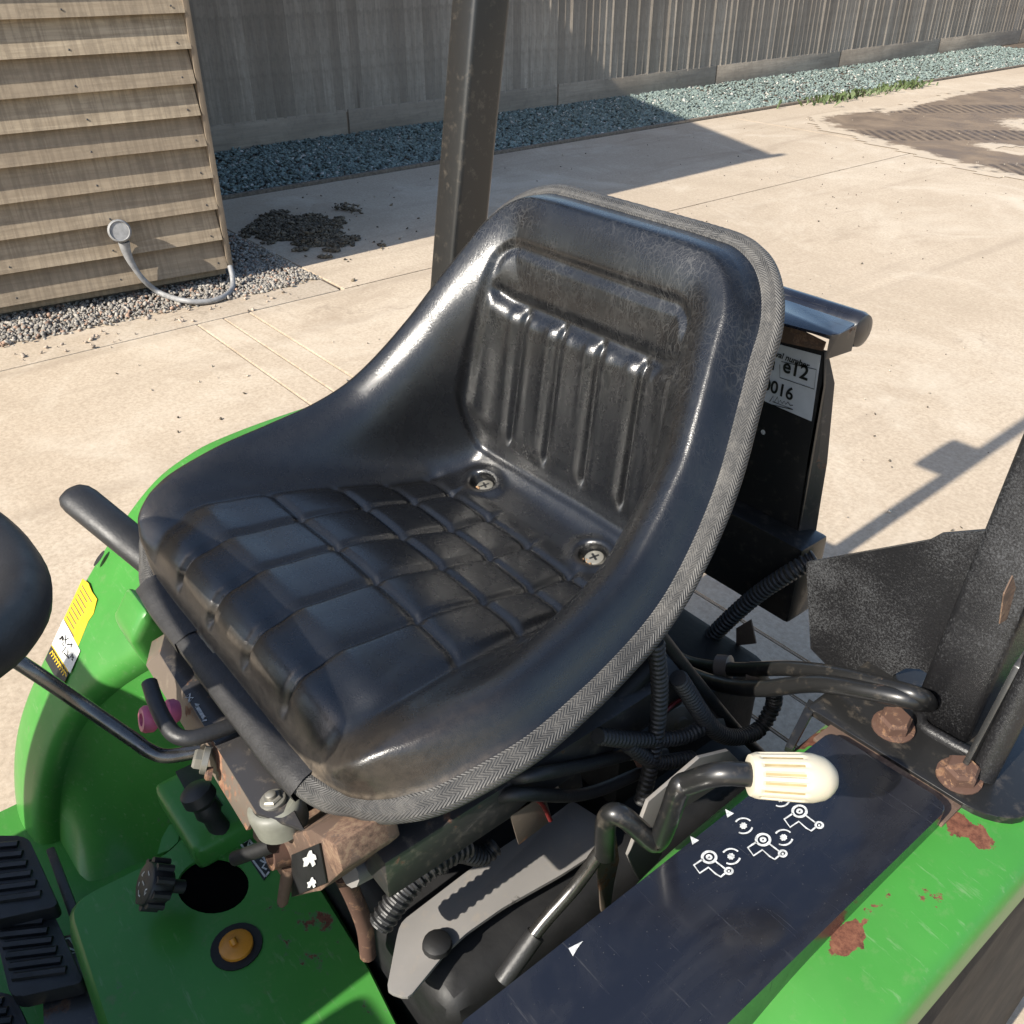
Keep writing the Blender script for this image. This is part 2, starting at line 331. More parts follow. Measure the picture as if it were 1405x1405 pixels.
def add_tube(bm, pts, r, seg=10, cap=True, rfun=None):
    P = [vec(p) for p in pts]; n = len(P); rings = []; prev = None
    for i, p in enumerate(P):
        t = (P[min(i+1, n-1)] - P[max(i-1, 0)]).normalized()
        if prev is None: u = t.orthogonal().normalized()
        else: u = (prev - t*prev.dot(t)).normalized()
        prev = u; w = t.cross(u); rr = rfun(i, n) if rfun else (r[i] if hasattr(r, '__len__') else r)
        rings.append([bm.verts.new(p + (u*math.cos(a) + w*math.sin(a))*rr) for a in [2*math.pi*k/seg for k in range(seg)]])
    for i in range(n-1):
        for k in range(seg):
            bm.faces.new((rings[i][k], rings[i][(k+1) % seg], rings[i+1][(k+1) % seg], rings[i+1][k]))
    if cap: bm.faces.new(rings[0][::-1]); bm.faces.new(rings[-1])
def tube(name, pts, r, mat, parent, seg=10, sm=8, rfun=None):
    bm = bmesh.new(); add_tube(bm, smooth_path(pts, sm) if sm else pts, r, seg, True, rfun)
    return bm_done(name, bm, mat, parent, angle=50)
def corrugated(name, pts, r, mat, parent, pitch=.0045, seg=12):
    P = smooth_path(pts, 30); d = np.r_[0, np.cumsum([np.linalg.norm(np.array(b)-np.array(a)) for a, b in zip(P, P[1:])])]
    m = max(8, int(d[-1]/pitch*4)); t = np.linspace(0, d[-1], m); A = np.array(P)
    Q = np.c_[np.interp(t, d, A[:, 0]), np.interp(t, d, A[:, 1]), np.interp(t, d, A[:, 2])]
    rr = [r*(1 if (i//2) % 2 else .84) for i in range(m)]
    bm = bmesh.new(); add_tube(bm, Q, rr, seg); return bm_done(name, bm, mat, parent, angle=30)
def add_lathe(bm, base, axis, prof, seg=24):
    """prof: list of (distance along axis, radius)"""
    ax = vec(axis).normalized(); u = ax.orthogonal().normalized(); w = ax.cross(u); b = vec(base); rings = []
    for h, r in prof:
        if r < 1e-5: rings.append([bm.verts.new(b + ax*h)])
        else: rings.append([bm.verts.new(b + ax*h + (u*math.cos(a)+w*math.sin(a))*r) for a in [2*math.pi*k/seg for k in range(seg)]])
    for A, B in zip(rings, rings[1:]):
        for k in range(seg):
            q = [A[k % len(A)], A[(k+1) % len(A)], B[(k+1) % len(B)], B[k % len(B)]]
            f = []
            for x in q:
                if x not in f: f.append(x)
            if len(f) > 2: bm.faces.new(f)
    if len(rings[0]) > 1: bm.faces.new(rings[0][::-1])
    if len(rings[-1]) > 1: bm.faces.new(rings[-1])
def lathe(name, base, axis, prof, mat, parent, seg=24, angle=40):
    bm = bmesh.new(); add_lathe(bm, base, axis, prof, seg); return bm_done(name, bm, mat, parent, angle=angle)
def hexbolt(name, base, axis, r, h, mat, parent, washer=True):
    o = lathe(name, base, axis, [(0.002, r), (h*.8, r), (h, r*.84), (h, 0)], mat, parent, 6, 25)
    if washer: lathe('washer', base, axis, [(-.002, r*1.28), (.003, r*1.28), (.0035, r*1.15), (.0035, 0)], mat, o, 20)
    return o
def stones(name, pos, size, flat, cols, mat, jitter=.25):
    """many little faceted stones in one mesh"""
    t = (1+5**.5)/2
    iv = np.array([(-1, t, 0), (1, t, 0), (-1, -t, 0), (1, -t, 0), (0, -1, t), (0, 1, t), (0, -1, -t), (0, 1, -t), (t, 0, -1), (t, 0, 1), (-t, 0, -1), (-t, 0, 1)])/math.hypot(1, t)
    fc = np.array([(0,11,5),(0,5,1),(0,1,7),(0,7,10),(0,10,11),(1,5,9),(5,11,4),(11,10,2),(10,7,6),(7,1,8),(3,9,4),(3,4,2),(3,2,6),(3,6,8),(3,8,9),(4,9,5),(2,4,11),(6,2,10),(8,6,7),(9,8,1)])
    n = len(pos); vs = np.repeat(iv[None], n, 0) * (1 + rng.uniform(-jitter, jitter, (n, 12, 1)))
    sc = np.stack([rng.uniform(.7, 1.2, n), rng.uniform(.5, 1, n), rng.uniform(flat*.6, flat, n)], 1)*size[:, None]
    vs = vs*sc[:, None, :]
    q = rng.normal(size=(n, 3)); q[:, :2] *= .35; ang = rng.uniform(0, 6.28, n)
    cz, sz = np.cos(ang), np.sin(ang); x = vs[:, :, 0]*cz[:, None]-vs[:, :, 1]*sz[:, None]; y = vs[:, :, 0]*sz[:, None]+vs[:, :, 1]*cz[:, None]
    tl = rng.normal(0, .35, (n, 2)); z = vs[:, :, 2] + x*tl[:, :1] + y*tl[:, 1:]
    vs = np.stack([x, y, z], 2) + pos[:, None, :]
    me = bpy.data.meshes.new(name); me.vertices.add(n*12); me.vertices.foreach_set('co', vs.ravel())
    F = (fc[None]+np.arange(n)[:, None, None]*12).reshape(-1); nf = n*20
    me.loops.add(nf*3); me.loops.foreach_set('vertex_index', F.astype(np.int32)); me.polygons.add(nf)
    me.polygons.foreach_set('loop_start', np.arange(0, nf*3, 3, dtype=np.int32)); me.update(calc_edges=True); me.validate()
    at = me.color_attributes.new('Col', 'FLOAT_COLOR', 'POINT'); cc = np.c_[np.repeat(cols, 12, 0), np.ones(n*12)]
    at.data.foreach_set('color', cc.astype(np.float32).ravel())
    o = link(name, me, mat); o['kind'] = 'stuff'; return o
# ------------------------------------------------------------------ the yard
def sheet(name, x0, x1, y0, y1, z, mat, kind='structure', parent=None):
    o = pyd(name, [(x0, y0, z), (x1, y0, z), (x1, y1, z), (x0, y1, z)], [(0, 1, 2, 3)], mat, parent)
    if kind and parent is None: o['kind'] = kind
    return o
sheet('ground', -150, 150, -150, 150, -.035, 'soil')
yard = empty('concrete_yard', (0, 0, 0)); yard['kind'] = 'structure'
XE = -5.34                      # yard edge along the chippings
def slab(x0, x1, y0, y1, dz=0, g=.006):
    bm = bmesh.new()
    n = lambda: random.uniform(-.002, .002)
    add_prism(bm, [(x0+g+n(), y0+g, dz), (x1-g, y0+g+n(), dz), (x1-g, y1-g+n(), dz), (x0+g, y1-g, dz)], (0, 0, 1), .05)
    bmesh.ops.bevel(bm, geom=[e for e in bm.edges if all(abs(q.co.z-dz) < .001 for q in e.verts)], offset=.004, segments=2, affect='EDGES')
    return bm_done('slab', bm, 'concrete', yard, angle=40)
SX = -3.30
for a, b in ((-8, .96), (.96, 1.085), (1.085, 1.21), (1.21, 7.05), (7.05, 16), (16, 40)):
    slab(SX, 12.0, a, b, random.uniform(-.001, .001), .002)
for a, b in ((1.72, 7.05), (7.05, 16), (16, 40)): slab(XE, SX, a, b, random.uniform(-.001, .001), .003 if a < 2 else .002)
# slabs hidden under the shed side: dark ground strip carries the gravel there
# mud patch, ragged outline
def ragged(cx, cy, rx, ry, n=90, amp=.25, seed=1, z=.004):
    r = np.random.default_rng(seed); ph = r.uniform(0, 6.28, 9); am = r.uniform(.3, 1, 9)*amp/np.arange(1, 10)**.7
    out = []
    for t in np.linspace(0, 2*math.pi, n, endpoint=False):
        k = 1 + sum(am[i]*math.sin((i+2)*t+ph[i]) for i in range(9)); out.append((cx+rx*k*math.cos(t), cy+ry*k*math.sin(t), z))
    return out
mud_poly = [(-4.72,7.75),(-4.60,8.6),(-4.45,8.35),(-4.55,9.3),(-4.62,10.4),(-4.45,11.6),(-4.2,14),(-1.2,14),(-.6,9),(-.9,7.4),(-1.7,6.75),(-2.32,6.72),(-2.75,6.86),(-3.23,7.0),(-3.7,7.15),(-4.2,7.3),(-4.5,7.5)]
mp = []
P = [np.array(p) for p in mud_poly]
for a, b in zip(P, P[1:]+P[:1]):
    for t in np.linspace(0, 1, 9, endpoint=False):
        q = a+(b-a)*t + rng.normal(0, .035, 2); mp.append((q[0], q[1], .005))
# grid over the outline; how far each point lies inside it drives the drying edge
mpa = np.array(mp)[:, :2]; gx, gy_ = np.meshgrid(np.linspace(-4.9, -.3, 70), np.linspace(6.5, 14.2, 110)); gp_ = np.stack([gx.ravel(), gy_.ravel()], 1)
ins = np.zeros(len(gp_), bool); a_, b_ = mpa, np.roll(mpa, -1, 0)
for (x0, y0), (x1, y1) in zip(a_, b_):
    cond = ((y0 > gp_[:, 1]) != (y1 > gp_[:, 1])); xi_ = x0+(gp_[:, 1]-y0)*(x1-x0)/((y1-y0) or 1e-9); ins ^= cond & (gp_[:, 0] < xi_)
dd_ = np.min(np.hypot(gp_[:, None, 0]-mpa[None, :, 0], gp_[:, None, 1]-mpa[None, :, 1]), axis=1); sd_ = np.where(ins, dd_, -dd_)
for cx, cy, rx, ry in ((-3.0, 8.9, .55, .40), (-2.75, 7.65, .42, .20), (-3.6, 10.5, .5, .3)): sd_ = np.minimum(sd_, .35*(np.hypot((gp_[:, 0]-cx)/rx, (gp_[:, 1]-cy)/ry)-1))
idx = np.arange(70*110).reshape(110, 70); fs = []
for i in range(109):
    for j in range(69):
        q = (idx[i, j], idx[i, j+1], idx[i+1, j+1], idx[i+1, j])
        if max(sd_[list(q)]) > -.10: fs.append(tuple(int(k) for k in q))
mud = pyd('mud_patch', np.c_[gp_, np.full(len(gp_), .004)], fs, 'mud'); wa = mud.data.attributes.new('wet', 'FLOAT', 'POINT'); wa.data.foreach_set('value', np.clip(.4+sd_*2.4, 0, 1).astype(np.float32))
mud['kind'] = 'stuff'
mud['label'] = 'damp brown mud with tyre tread prints on the concrete'; mud['category'] = 'mud'
# chippings along the fence
XF = -6.80
n = 28000
yy = np.concatenate([rng.uniform(1.2, 8, 19000), rng.uniform(8, 15, 9000)])
xx = rng.uniform(XF+.02, XE-.05, n) ; xx += np.clip((yy-7.0)*.0, 0, 1)
pos = np.stack([xx, yy, rng.uniform(-.012, .004, n)+.012], 1)
tone = rng.uniform(.7, 1.35, n)[:, None]
cols = np.array([.185, .235, .215])*tone; pale = rng.random(n) < .05; cols[pale] = np.array([.6, .58, .52])*rng.uniform(.7, 1, (pale.sum(), 1))
dk = rng.random(n) < .08; cols[dk] *= .5
o = stones('slate_chippings', pos, rng.uniform(.011, .024, n), .55, np.clip(cols, .02, .8), 'slate_chips')
o['label'] = 'grey green slate chippings in the strip along the fence'; o['category'] = 'chippings'
sheet('chipping_bed', XF-.3, XE-.012, -2, 42, -.004, 'soil')
# steel edging between chippings and concrete
e = box('edging_strip', (XE-.035, .6, -.02), (XE-.005, 26, .022), 'dust_tan', None, .003); tag(e, 'thin brown edging strip between slate chippings and concrete yard', 'edging')
# gravel round the shed foot
n = 11000
ya = rng.uniform(-1.3, 1.56, n); xa = rng.uniform(-3.98, -3.47, n)
keep = (xa < -3.575 + .05*np.clip(ya, 0, 1.5) + rng.normal(0, .015, n)); ya, xa = ya[keep], xa[keep]
nb = 4500; yb = rng.uniform(1.34, 1.70, nb); xb = rng.uniform(-5.3, -3.5, nb); ok = yb < 1.70 - (xb+3.5)*.0 + rng.normal(0, .02, nb)
xs = np.r_[xa, xb[ok]]; ys = np.r_[ya, yb[ok]]; n = len(xs)
pos = np.stack([xs, ys, rng.uniform(-.01, .012, n)+.004], 1)
cols = np.array([.33, .30, .26])*rng.uniform(.6, 1.3, n)[:, None]; br = rng.random(n) < .12; cols[br] = np.array([.38, .25, .18])*rng.uniform(.6, 1.2, (br.sum(), 1))
o = stones('gravel_strip', pos, rng.uniform(.006, .0135, n), .8, np.clip(cols, .02, .8), 'limestone_gravel')
o['label'] = 'pale grey gravel round the foot of the timber shed'; o['category'] = 'gravel'
sheet('gravel_bed', -5.3, -3.34, -3, 1.715, -.003, 'soil')
for (x0, x1, y0, y1) in ((-3.585, -3.3022, -2.5, 1.70),):
    box('slab', (x0, y0, -.04), (x1, y1, .001), 'concrete', yard, .008)
box('slab', (-5.33, 1.60, -.04), (-3.5, 1.715, .0005), 'concrete', yard, .006)
# a few loose pebbles
pos = np.array([(-3.40+rng.normal(0, .06), rng.uniform(.2, 1.5), .006) for _ in range(50)])
o = stones('loose_pebbles', pos, rng.uniform(.004, .014, 50), .8, np.clip(np.array([.42, .34, .27])*rng.uniform(.6, 1.3, (50, 1)), 0, .8), 'limestone_gravel')
o['label'] = 'loose brown pebbles spilt from gravel onto the concrete'; o['category'] = 'pebbles'

# grit and bits of straw scattered over the yard
ng = 900; gx_ = rng.uniform(-5.2, 1.5, ng); gy2 = rng.uniform(.2, 9, ng); okg = ~((gx_ < -3.3) & (gy2 < 1.75)); gx_, gy2 = gx_[okg], gy2[okg]; ng = len(gx_)
gc = np.where(rng.random((ng, 1)) < .5, np.array([[.10, .08, .055]]), np.array([[.55, .48, .38]]))*rng.uniform(.6, 1.2, (ng, 1))
o = stones('yard_grit', np.stack([gx_, gy2, np.full(ng, .004)], 1), rng.uniform(.002, .0065, ng), .7, gc, 'limestone_gravel')
o['label'] = 'scattered grit and straw bits across the concrete yard'; o['category'] = 'grit'
# heap of dry dung
n = 9000; hx = rng.uniform(-4.92, -3.75, n); hy = rng.uniform(1.62, 2.5, n)
fld = 1-np.hypot((hx+4.33)/.44, (hy-2.04)/.25) + .28*np.sin(hx*9+1)*np.sin(hy*13) + .22*np.sin(hx*23+hy*17) + .16*np.sin(hx*41-hy*37+2)
keep = fld > .05; hx, hy, fld = hx[keep], hy[keep], fld[keep]; n = len(hx); hz = np.clip(.030*np.clip(fld, 0, 1), 0, 1)*rng.uniform(.2, 1.2, n)+.006
ex = rng.normal(0, .055, (60, 2)); hx = np.r_[hx, -4.60+ex[:, 0], rng.normal(-4.3, .45, 40)]; hy = np.r_[hy, 2.5+ex[:, 1]*.7, rng.normal(2.3, .3, 40)]; hz = np.r_[hz, rng.uniform(.005, .03, 60), np.full(40, .004)]
n = len(hx); pos = np.stack([hx, hy, hz], 1)
o = stones('dung_heap', pos, rng.uniform(.005, .016, n), .6, np.array([.15, .118, .08])*rng.uniform(.4, 1.5, n)[:, None], 'dung', .5)
del o['kind']; tag(o, 'low heap of dark dry dung on the shaded concrete beside shed', 'dung heap')
# weeds on the edge
bm = bmesh.new()
for k in range(230):
    y = random.choice([random.gauss(8.6, .25), random.gauss(9.2, .35), random.gauss(10.1, .2)]); x = -4.9+random.gauss(0, .07)-max(0, .0); x = XE+.0+random.gauss(.09, .06); a = random.uniform(0, 6.28); h = random.uniform(.03, .09); l = random.uniform(.03, .08)
    p = V(x, y, 0); d = V(math.cos(a), math.sin(a), 0); s = V(-d.y, d.x, 0)*.008
    q = [bm.verts.new(p-s), bm.verts.new(p+s), bm.verts.new(p+d*l*.6+s*1.2+V(0, 0, h)), bm.verts.new(p+d*l+V(0, 0, h*.8))]
    bm.faces.new(q)
o = bm_done('weeds', bm, 'leaf'); o['kind'] = 'stuff'; o['label'] = 'low green weeds on the far edge of the chippings'; o['category'] = 'weeds'

# ------------------------------------------------------------------ timber shed
shed = empty('timber_shed', (-3.77, 1.345, 0)); tag(shed, 'brown weatherboarded timber shed with overlapping horizontal boards', 'shed')
XW, YC, HS = -3.77, 1.345, 3.36
box('inner_wall', (-6.5, -4.0, .085), (XW-.035, YC-.04, HS-.02), 'plinth', shed, 0)
box('plinth', (-6.45, -3.9, -.03), (XW-.055, YC-.055, .0845), 'plinth', shed, .004)
box('skirting_board', (XW-.054, -4.0, .035), (XW-.012, YC-.02, .068), 'shed_wood', shed, .004)
zb = [.081, .222, .367, .512, .655, .786, .917]
while zb[-1] < HS-.2: zb.append(zb[-1]+.141)
bmb = None
for i, z in enumerate(zb):
    ht = .165
    # feather-edged board: thick bottom edge proud, thin top tucked under the next
    y0, y1 = -4.0, YC-.022+random.uniform(-.006, .004); j = random.uniform(-.002, .002)
    prof = [(XW-.003+j, z), (XW+.046+j, z), (XW-.0085, z+ht), (XW-.017, z+ht)]
    vs = [(x, y0, zz) for x, zz in prof]; N = 14
    bm = bmesh.new(); rings = []
    for y in np.linspace(y0, y1, N):
        w1 = .0015*math.sin(y*3+i*1.7)+.0008*math.sin(y*11+i)
        rings.append([bm.verts.new((x+w1*.6, y, zz+(w1 if q < 2 else 0))) for q, (x, zz) in enumerate(prof)])
    for A, B in zip(rings, rings[1:]):
        for q in range(4): bm.faces.new((A[q], A[(q+1) % 4], B[(q+1) % 4], B[q]))
    bm.faces.new(rings[0]); bm.faces.new(rings[-1][::-1])
    bm_done('board', bm, 'shed_wood', shed)
box('corner_post', (XW-.05, YC-.021, .075), (XW+.040, YC+.006, HS), 'trim_wood', shed, .003)
# end wall and low-pitched roof (seen as its shadow over the yard)
pyd('end_wall', [(XW-.051, YC, .08), (-6.5, YC, .08), (-6.5, YC, HS+.72), (XW-.051, YC, HS), (XW-.051, YC-.03, .08), (-6.5, YC-.03, .08), (-6.5, YC-.03, HS+.72), (XW-.051, YC-.03, HS)], [(0, 1, 2, 3), (7, 6, 5, 4), (0, 3, 7, 4), (1, 5, 6, 2), (3, 2, 6, 7), (0, 4, 5, 1)], 'plinth', shed)
prism('roof', [(XW+.02, -4.2, HS+.03), (XW+.02, YC+.05, HS+.03), (-6.7, YC+.05, HS+.79), (-6.7, -4.2, HS+.79)], (.25, 0, 1), .05, 'roof_sheet', shed)
box('gutter', (XW-.01, -4.2, HS-.06), (XW+.06, YC+.20, HS+.0), 'roof_sheet', shed, .01)
nbm = bmesh.new(); add_lathe(nbm, (0, 0, 0), (1, 0, .33), [(0, .0042), (.0018, .0042), (.0025, .003), (.0025, 0)], 8); nme = bpy.data.meshes.new('nail'); nbm.to_mesh(nme); nbm.free(); nme.materials.append(MATS['dark_steel'])
for z in zb[:11]:
    for y in (1.27, .82, .36, -.10):
        o = bpy.data.objects.new('nail', nme); COL.objects.link(o); hz_ = .026+random.uniform(-.004, .004)
        o.location = (XW+.046-.33*hz_+.0005, y+random.uniform(-.012, .012), z+hz_); o.parent = shed; o.matrix_parent_inverse = WM(shed).inverted()
shed.rotation_euler = (0, 0, -.10)      # turned off the tractor's axis so the sun catches the boards
XC = XW-.03
# ------------------------------------------------------------------ capped cable on the shed
cb = empty('cable_lead', (XC, .9, 0)); tag(cb, 'grey cable with round plug hanging on the shed boards', 'cable')
pc = OX(167, 320, XC+.065)
lathe('plug', pc + np.array((-.030, 0, .004)), (1, -.25, .25), [(-.01, .024), (.006, .048), (.012, .051), (.038, .051), (.046, .045), (.047, .043), (.041, .040), (.041, 0)], 'grey_conduit', cb, 28)
pts = [OX(170, 332, XC+.05), OX(174, 347, XC+.05), OX(183, 365, XC+.055), OX(198, 385, XC+.06), OX(220, 402, XC+.07), OZ(250, 412, .03), OZ(280, 414, .018), OZ(305, 408, .018), OZ(318, 396, .02), OZ(319, 380, .06), OZ(313, 366, .10) + np.array((0, .01, 0))]
bm = bmesh.new(); PP = smooth_path(pts, 8); nP = len(PP)
add_tube(bm, PP, [.026 - .013*min(1, i/18) if i < 18 else .013 for i in range(nP)], 12); bm_done('cable', bm, 'grey_conduit', cb, angle=50)
box('cleat', (XC+.01, pc[1]-.012, pc[2]-.02), (XC+.04, pc[1]+.012, pc[2]+.02), 'grey_conduit', cb, .003)

# ------------------------------------------------------------------ close-boarded fence
fence = empty('timber_fence', (XF, 6, 0)); tag(fence, 'weathered close boarded timber fence behind the slate chippings', 'fence')
bm = bmesh.new(); wdt, th = .108, .020
prof = [(0, 0), (.004, 0), (.032, wdt), (.012, wdt)]            # thin edge under, thick edge over (x, y)
a = [bm.verts.new((x, y, .19)) for x, y in prof]; b = [bm.verts.new((x, y, 1.85)) for x, y in prof]
bm.faces.new(a[::-1]); bm.faces.new(b)
for q in range(4): bm.faces.new((a[q], a[(q+1) % 4], b[(q+1) % 4], b[q]))
bmesh.ops.recalc_face_normals(bm, faces=bm.faces[:]); bme = bpy.data.meshes.new('board'); bm.to_mesh(bme); bm.free()
y = -1.2; k = 0
while y < 22:
    o = bpy.data.objects.new('board', bme); COL.objects.link(o)
    if not bme.materials: bme.materials.append(MATS['fence_wood'])
    o.location = (XF+.002+random.uniform(-.003, .003), y, random.uniform(-.008, .008)); o.rotation_euler = (0, random.uniform(-.004, .004), random.uniform(-.02, .02))
    o.parent = fence; o.matrix_parent_inverse = WM(fence).inverted()
    y += .092+random.uniform(-.004, .004); k += 1
for zz in (.45, 1.45): box('rail', (XF-.05, -1.2, zz), (XF-.002, 22, zz+.07), 'rail_wood', fence, .004)
y = -1.0
while y < 22:
    box('gravel_board', (XF-.005, y, .0), (XF+.032, y+2.38, .205), 'rail_wood', fence, .004)
    box('post', (XF-.16, y-.05, 0), (XF-.052, y+.05, 1.85), 'rail_wood', fence, .004)
    y += 2.4
# ------------------------------------------------------------------ the tractor
tractor = empty('tractor', (0, 0, 0)); tag(tractor, 'green compact tractor with black vinyl bucket seat', 'tractor')
# ---- seat: an upholstered bucket swept from front lip to top of the back
CP = np.array([(-.230,.942),(-.216,.946),(-.209,.965),(-.200,.985),(-.182,.997),(-.14,.997),(-.07,.991),(0,.974),(.06,.958),(.115,.949),(.150,.947),(.172,.958),(.183,.985),(.19,1.03),(.197,1.09),(.206,1.15),(.225,1.2),(.25,1.24),(.28,1.272)])
FP = np.array([(-.227,.947,.246),(-.217,.953,.249),(-.208,.958,.252),(-.197,.964,.256),(-.181,.972,.263),(-.145,.984,.276),(-.09,.995,.285),(-.03,1.004,.281),(.02,1.014,.275),(.065,1.03,.269),(.095,1.05,.263),(.12,1.073,.257),(.14,1.095,.251),(.157,1.115,.245),(.178,1.143,.235),(.2,1.171,.224),(.225,1.202,.212),(.252,1.236,.204),(.282,1.27,.2)])
ALL = np.array(smooth_path(np.hstack([CP, FP]), 24))
arc = np.r_[0, np.cumsum(.5*np.hypot(*np.diff(ALL[:, :2], axis=0).T) + .5*np.hypot(*np.diff(ALL[:, 2:4], axis=0).T))]; LA = arc[-1]
def at(a, k): return np.interp(a, arc, ALL[:, k])
def a_of(y, z): return arc[np.argmin((ALL[:, 0]-y)**2 + (ALL[:, 1]-z)**2)]
sst = lambda x, a, b: (lambda t: t*t*(3-2*t))(np.clip((x-a)/(b-a), 0, 1))
NA, NS = 560, 330
RF, RB = .088, .085
u = np.linspace(0, 1, NA); aa = LA*(.05*u + .95*(.5-.5*np.cos(math.pi*u)))
def weff(a):
    Wd = at(a, 4); d0 = a; d1 = LA-a; w = Wd.copy()
    k = d0 < RF; w[k] = Wd[k]-RF+np.sqrt(np.maximum(0, RF**2-(RF-d0[k])**2))
    k = d1 < RB; w[k] = Wd[k]-RB+np.sqrt(np.maximum(0, RB**2-(RB-d1[k])**2)); return w
we = weff(aa); s = np.linspace(-1, 1, NS); s = np.sign(s)*np.abs(s)**.92
A = np.repeat(aa[:, None], NS, 1); X = we[:, None]*s[None]
Wg = np.repeat(at(aa, 4)[:, None], NS, 1)
es = Wg-np.abs(X)
frn = 1-sst(A, .10, .27); bl = 1-sst(es, .05-.040*frn, .125+.008*frn)
fr = 1-sst(A, .05, .12)
Y = np.repeat(at(aa, 0)[:, None], NS, 1)*(1-bl) + np.repeat(at(aa, 2)[:, None], NS, 1)*bl
Z = np.repeat(at(aa, 1)[:, None], NS, 1)*(1-bl) + np.repeat(at(aa, 3)[:, None], NS, 1)*bl
SM = sst(A, .10, .2)
for _ in range(150):
    for Q_ in (Y, Z):
        av = Q_.copy(); av[1:-1, 1:-1] = (Q_[:-2, 1:-1]+Q_[2:, 1:-1]+Q_[1:-1, :-2]+Q_[1:-1, 2:]+4*Q_[1:-1, 1:-1])/8
        Q_ += (av-Q_)*SM
Z0 = np.stack([X, Y, Z], 2)
def normals(P):
    da = np.gradient(P, axis=0); ds = np.gradient(P, axis=1); n = np.cross(ds, da); return n/np.maximum(1e-9, np.linalg.norm(n, axis=2))[..., None]
N0 = normals(Z0)
for i in list(range(24))+list(range(NA-24, NA)):
    r_ = 24 if i < 24 else NA-25
    for k in range(3): N0[i, :, k] = np.interp(X[i], X[r_], N0[r_, :, k])
# smooth the normal field a little
for _ in range(6):
    N0[1:-1] = (N0[:-2]+2*N0[1:-1]+N0[2:])/4; N0[:, 1:-1] = (N0[:, :-2]+2*N0[:, 1:-1]+N0[:, 2:])/4
N0 /= np.linalg.norm(N0, axis=2)[..., None]
# distance to the rim in the unrolled sheet
bd = np.concatenate([np.c_[we, aa], np.c_[-we, aa], np.c_[np.linspace(-we[0], we[0], 60), np.zeros(60)], np.c_[np.linspace(-we[-1], we[-1], 60), np.full(60, LA)]])
E_ = np.empty(A.shape)
for i in range(NA):
    d = np.hypot(X[i][:, None]-bd[None, :, 0], A[i][:, None]-bd[None, :, 1]); E_[i] = d.min(1)
aF = a_of(-.14, 1.004); aB = a_of(.15, .947); aT = a_of(.206, 1.15); aTop = a_of(.232, 1.213)
back = sst(A, aB-.02, aB+.10)
amp = (.026-.005*back)*(1-(1-sst(A, .07, .12))*(1-sst(np.abs(X), .165, .225)))
wid = .080 + .02*back
disp = 1.1*amp*np.where(E_ < .038, np.exp(-((E_-.038)/.017)**2), np.exp(-((E_-.038)/(.55*wid))**2))
disp -= .40*np.clip(.024-E_, 0, .024)*(1-.75*(1-sst(A, .03, .09))*(1-sst(np.abs(X), .14, .2)))
g = lambda d, w: np.exp(-(d/w)**2)
# quilted cushion
pan = sst(A, .075, .10)*(1-sst(A, aB-.035, aB-.012))
tb = np.clip((A-aF)/(aB-aF), 0, 1); xe = .178-.043*tb
inq = 1-sst(np.abs(X), xe-.006, xe+.012)
d = np.zeros_like(A); puff = np.zeros_like(A)
lat = [a_of(-.073, .992), a_of(0, .974), a_of(.06, .958), a_of(.112, .949)]
lines = (-.108, -.036, .036, .108)
for k, x0 in enumerate(lines):
    xx_ = x0*(1-.08*tb)
    frm = sst(A, .022, .034)
    d += (.0037+.0010*(1-sst(A, .06, .1)))*g(X-xx_, .0042)*frm*(1-sst(A, aB-.04, aB-.015)) + .0011*g(X-xx_, .014)*frm*(1-sst(A, aB-.04, aB-.015))
latm = np.zeros_like(A)
for a0 in lat:
    ac = a0 - .15*X**2
    latm += .0036*g(A-ac, .0042)*inq + .0013*g(A-ac, .014)*inq
d += latm
edgeq = .005*g(np.abs(X)-xe-.004, .009)*pan
disp += (-d - edgeq)*np.where(A < aB, 1, 0)*(1-sst(A, aB-.03, aB-.005))
disp += .004*inq*pan
# asymmetry of the padding: each pad a little different
ci = np.digitize(X, lines); ri = np.digitize(A, lat); rt = rng.uniform(-.0010, .0010, (6, 6)); disp += rt[ri, ci]*inq*pan*(1-np.clip(latm/.004, 0, 1))
# front rolls: scalloped
fm = sst(A, .024, .04)*(1-sst(A, .085, .12))*(1-sst(np.abs(X), .15, .185))
disp += fm*.0015*np.abs(np.cos((X)/.072*math.pi))**.6
# ledge below the back with two sunk bolts
bolts = [(-.094, a_of(.150, .947)+.004), (.094, a_of(.150, .947)+.004)]
disp += .006*g(A-(aB+.005), .03)*(1-sst(np.abs(X), .13, .19))
for bx, ba in bolts:
    r = np.hypot(X-bx, A-ba); disp += -.010*(1-sst(r, .011, .019)) + .004*g(r-.024, .008)
# back panel: recessed, with a step and four upright flutes
tbk = np.clip((A-aB)/(aTop-aB), 0, 1); xp = .168-.030*tbk
ab0 = aB+.045
px_ = np.abs(X)-xp; py_ = np.maximum(A-aTop, ab0-A)
rr_ = .03; q1 = np.maximum(px_+rr_, 0); q2 = np.maximum(py_+rr_, 0); sd = np.hypot(q1, q2)+np.minimum(np.maximum(px_+rr_, py_+rr_), 0)-rr_
disp += -.0042*(1-sst(sd, -.007, .004)) - .0012*g(sd+.002, .004)
aH = a_of(.209, 1.158); inp = 1-sst(sd, -.016, -.004)
disp += inp*(-.006*g(A-(aH-.002), .0075) + .004*sst(A, aH, aH+.03))
for x0 in (-.086, -.0285, .0285, .086):
    xc = x0*(1.08-.08*tbk); m_ = sst(A, aB+.062, aB+.075)*(1-sst(A, aH-.012, aH-.002))
    disp += inp*m_*(-.0060*g(X-xc, .0034) - .0014*g(X-xc, .010) + .0015*g(np.abs(X-xc)-.014, .006))
disp += inp*.004*sst(A, aB+.06, aB+.08)*(1-sst(A, aH-.02, aH))
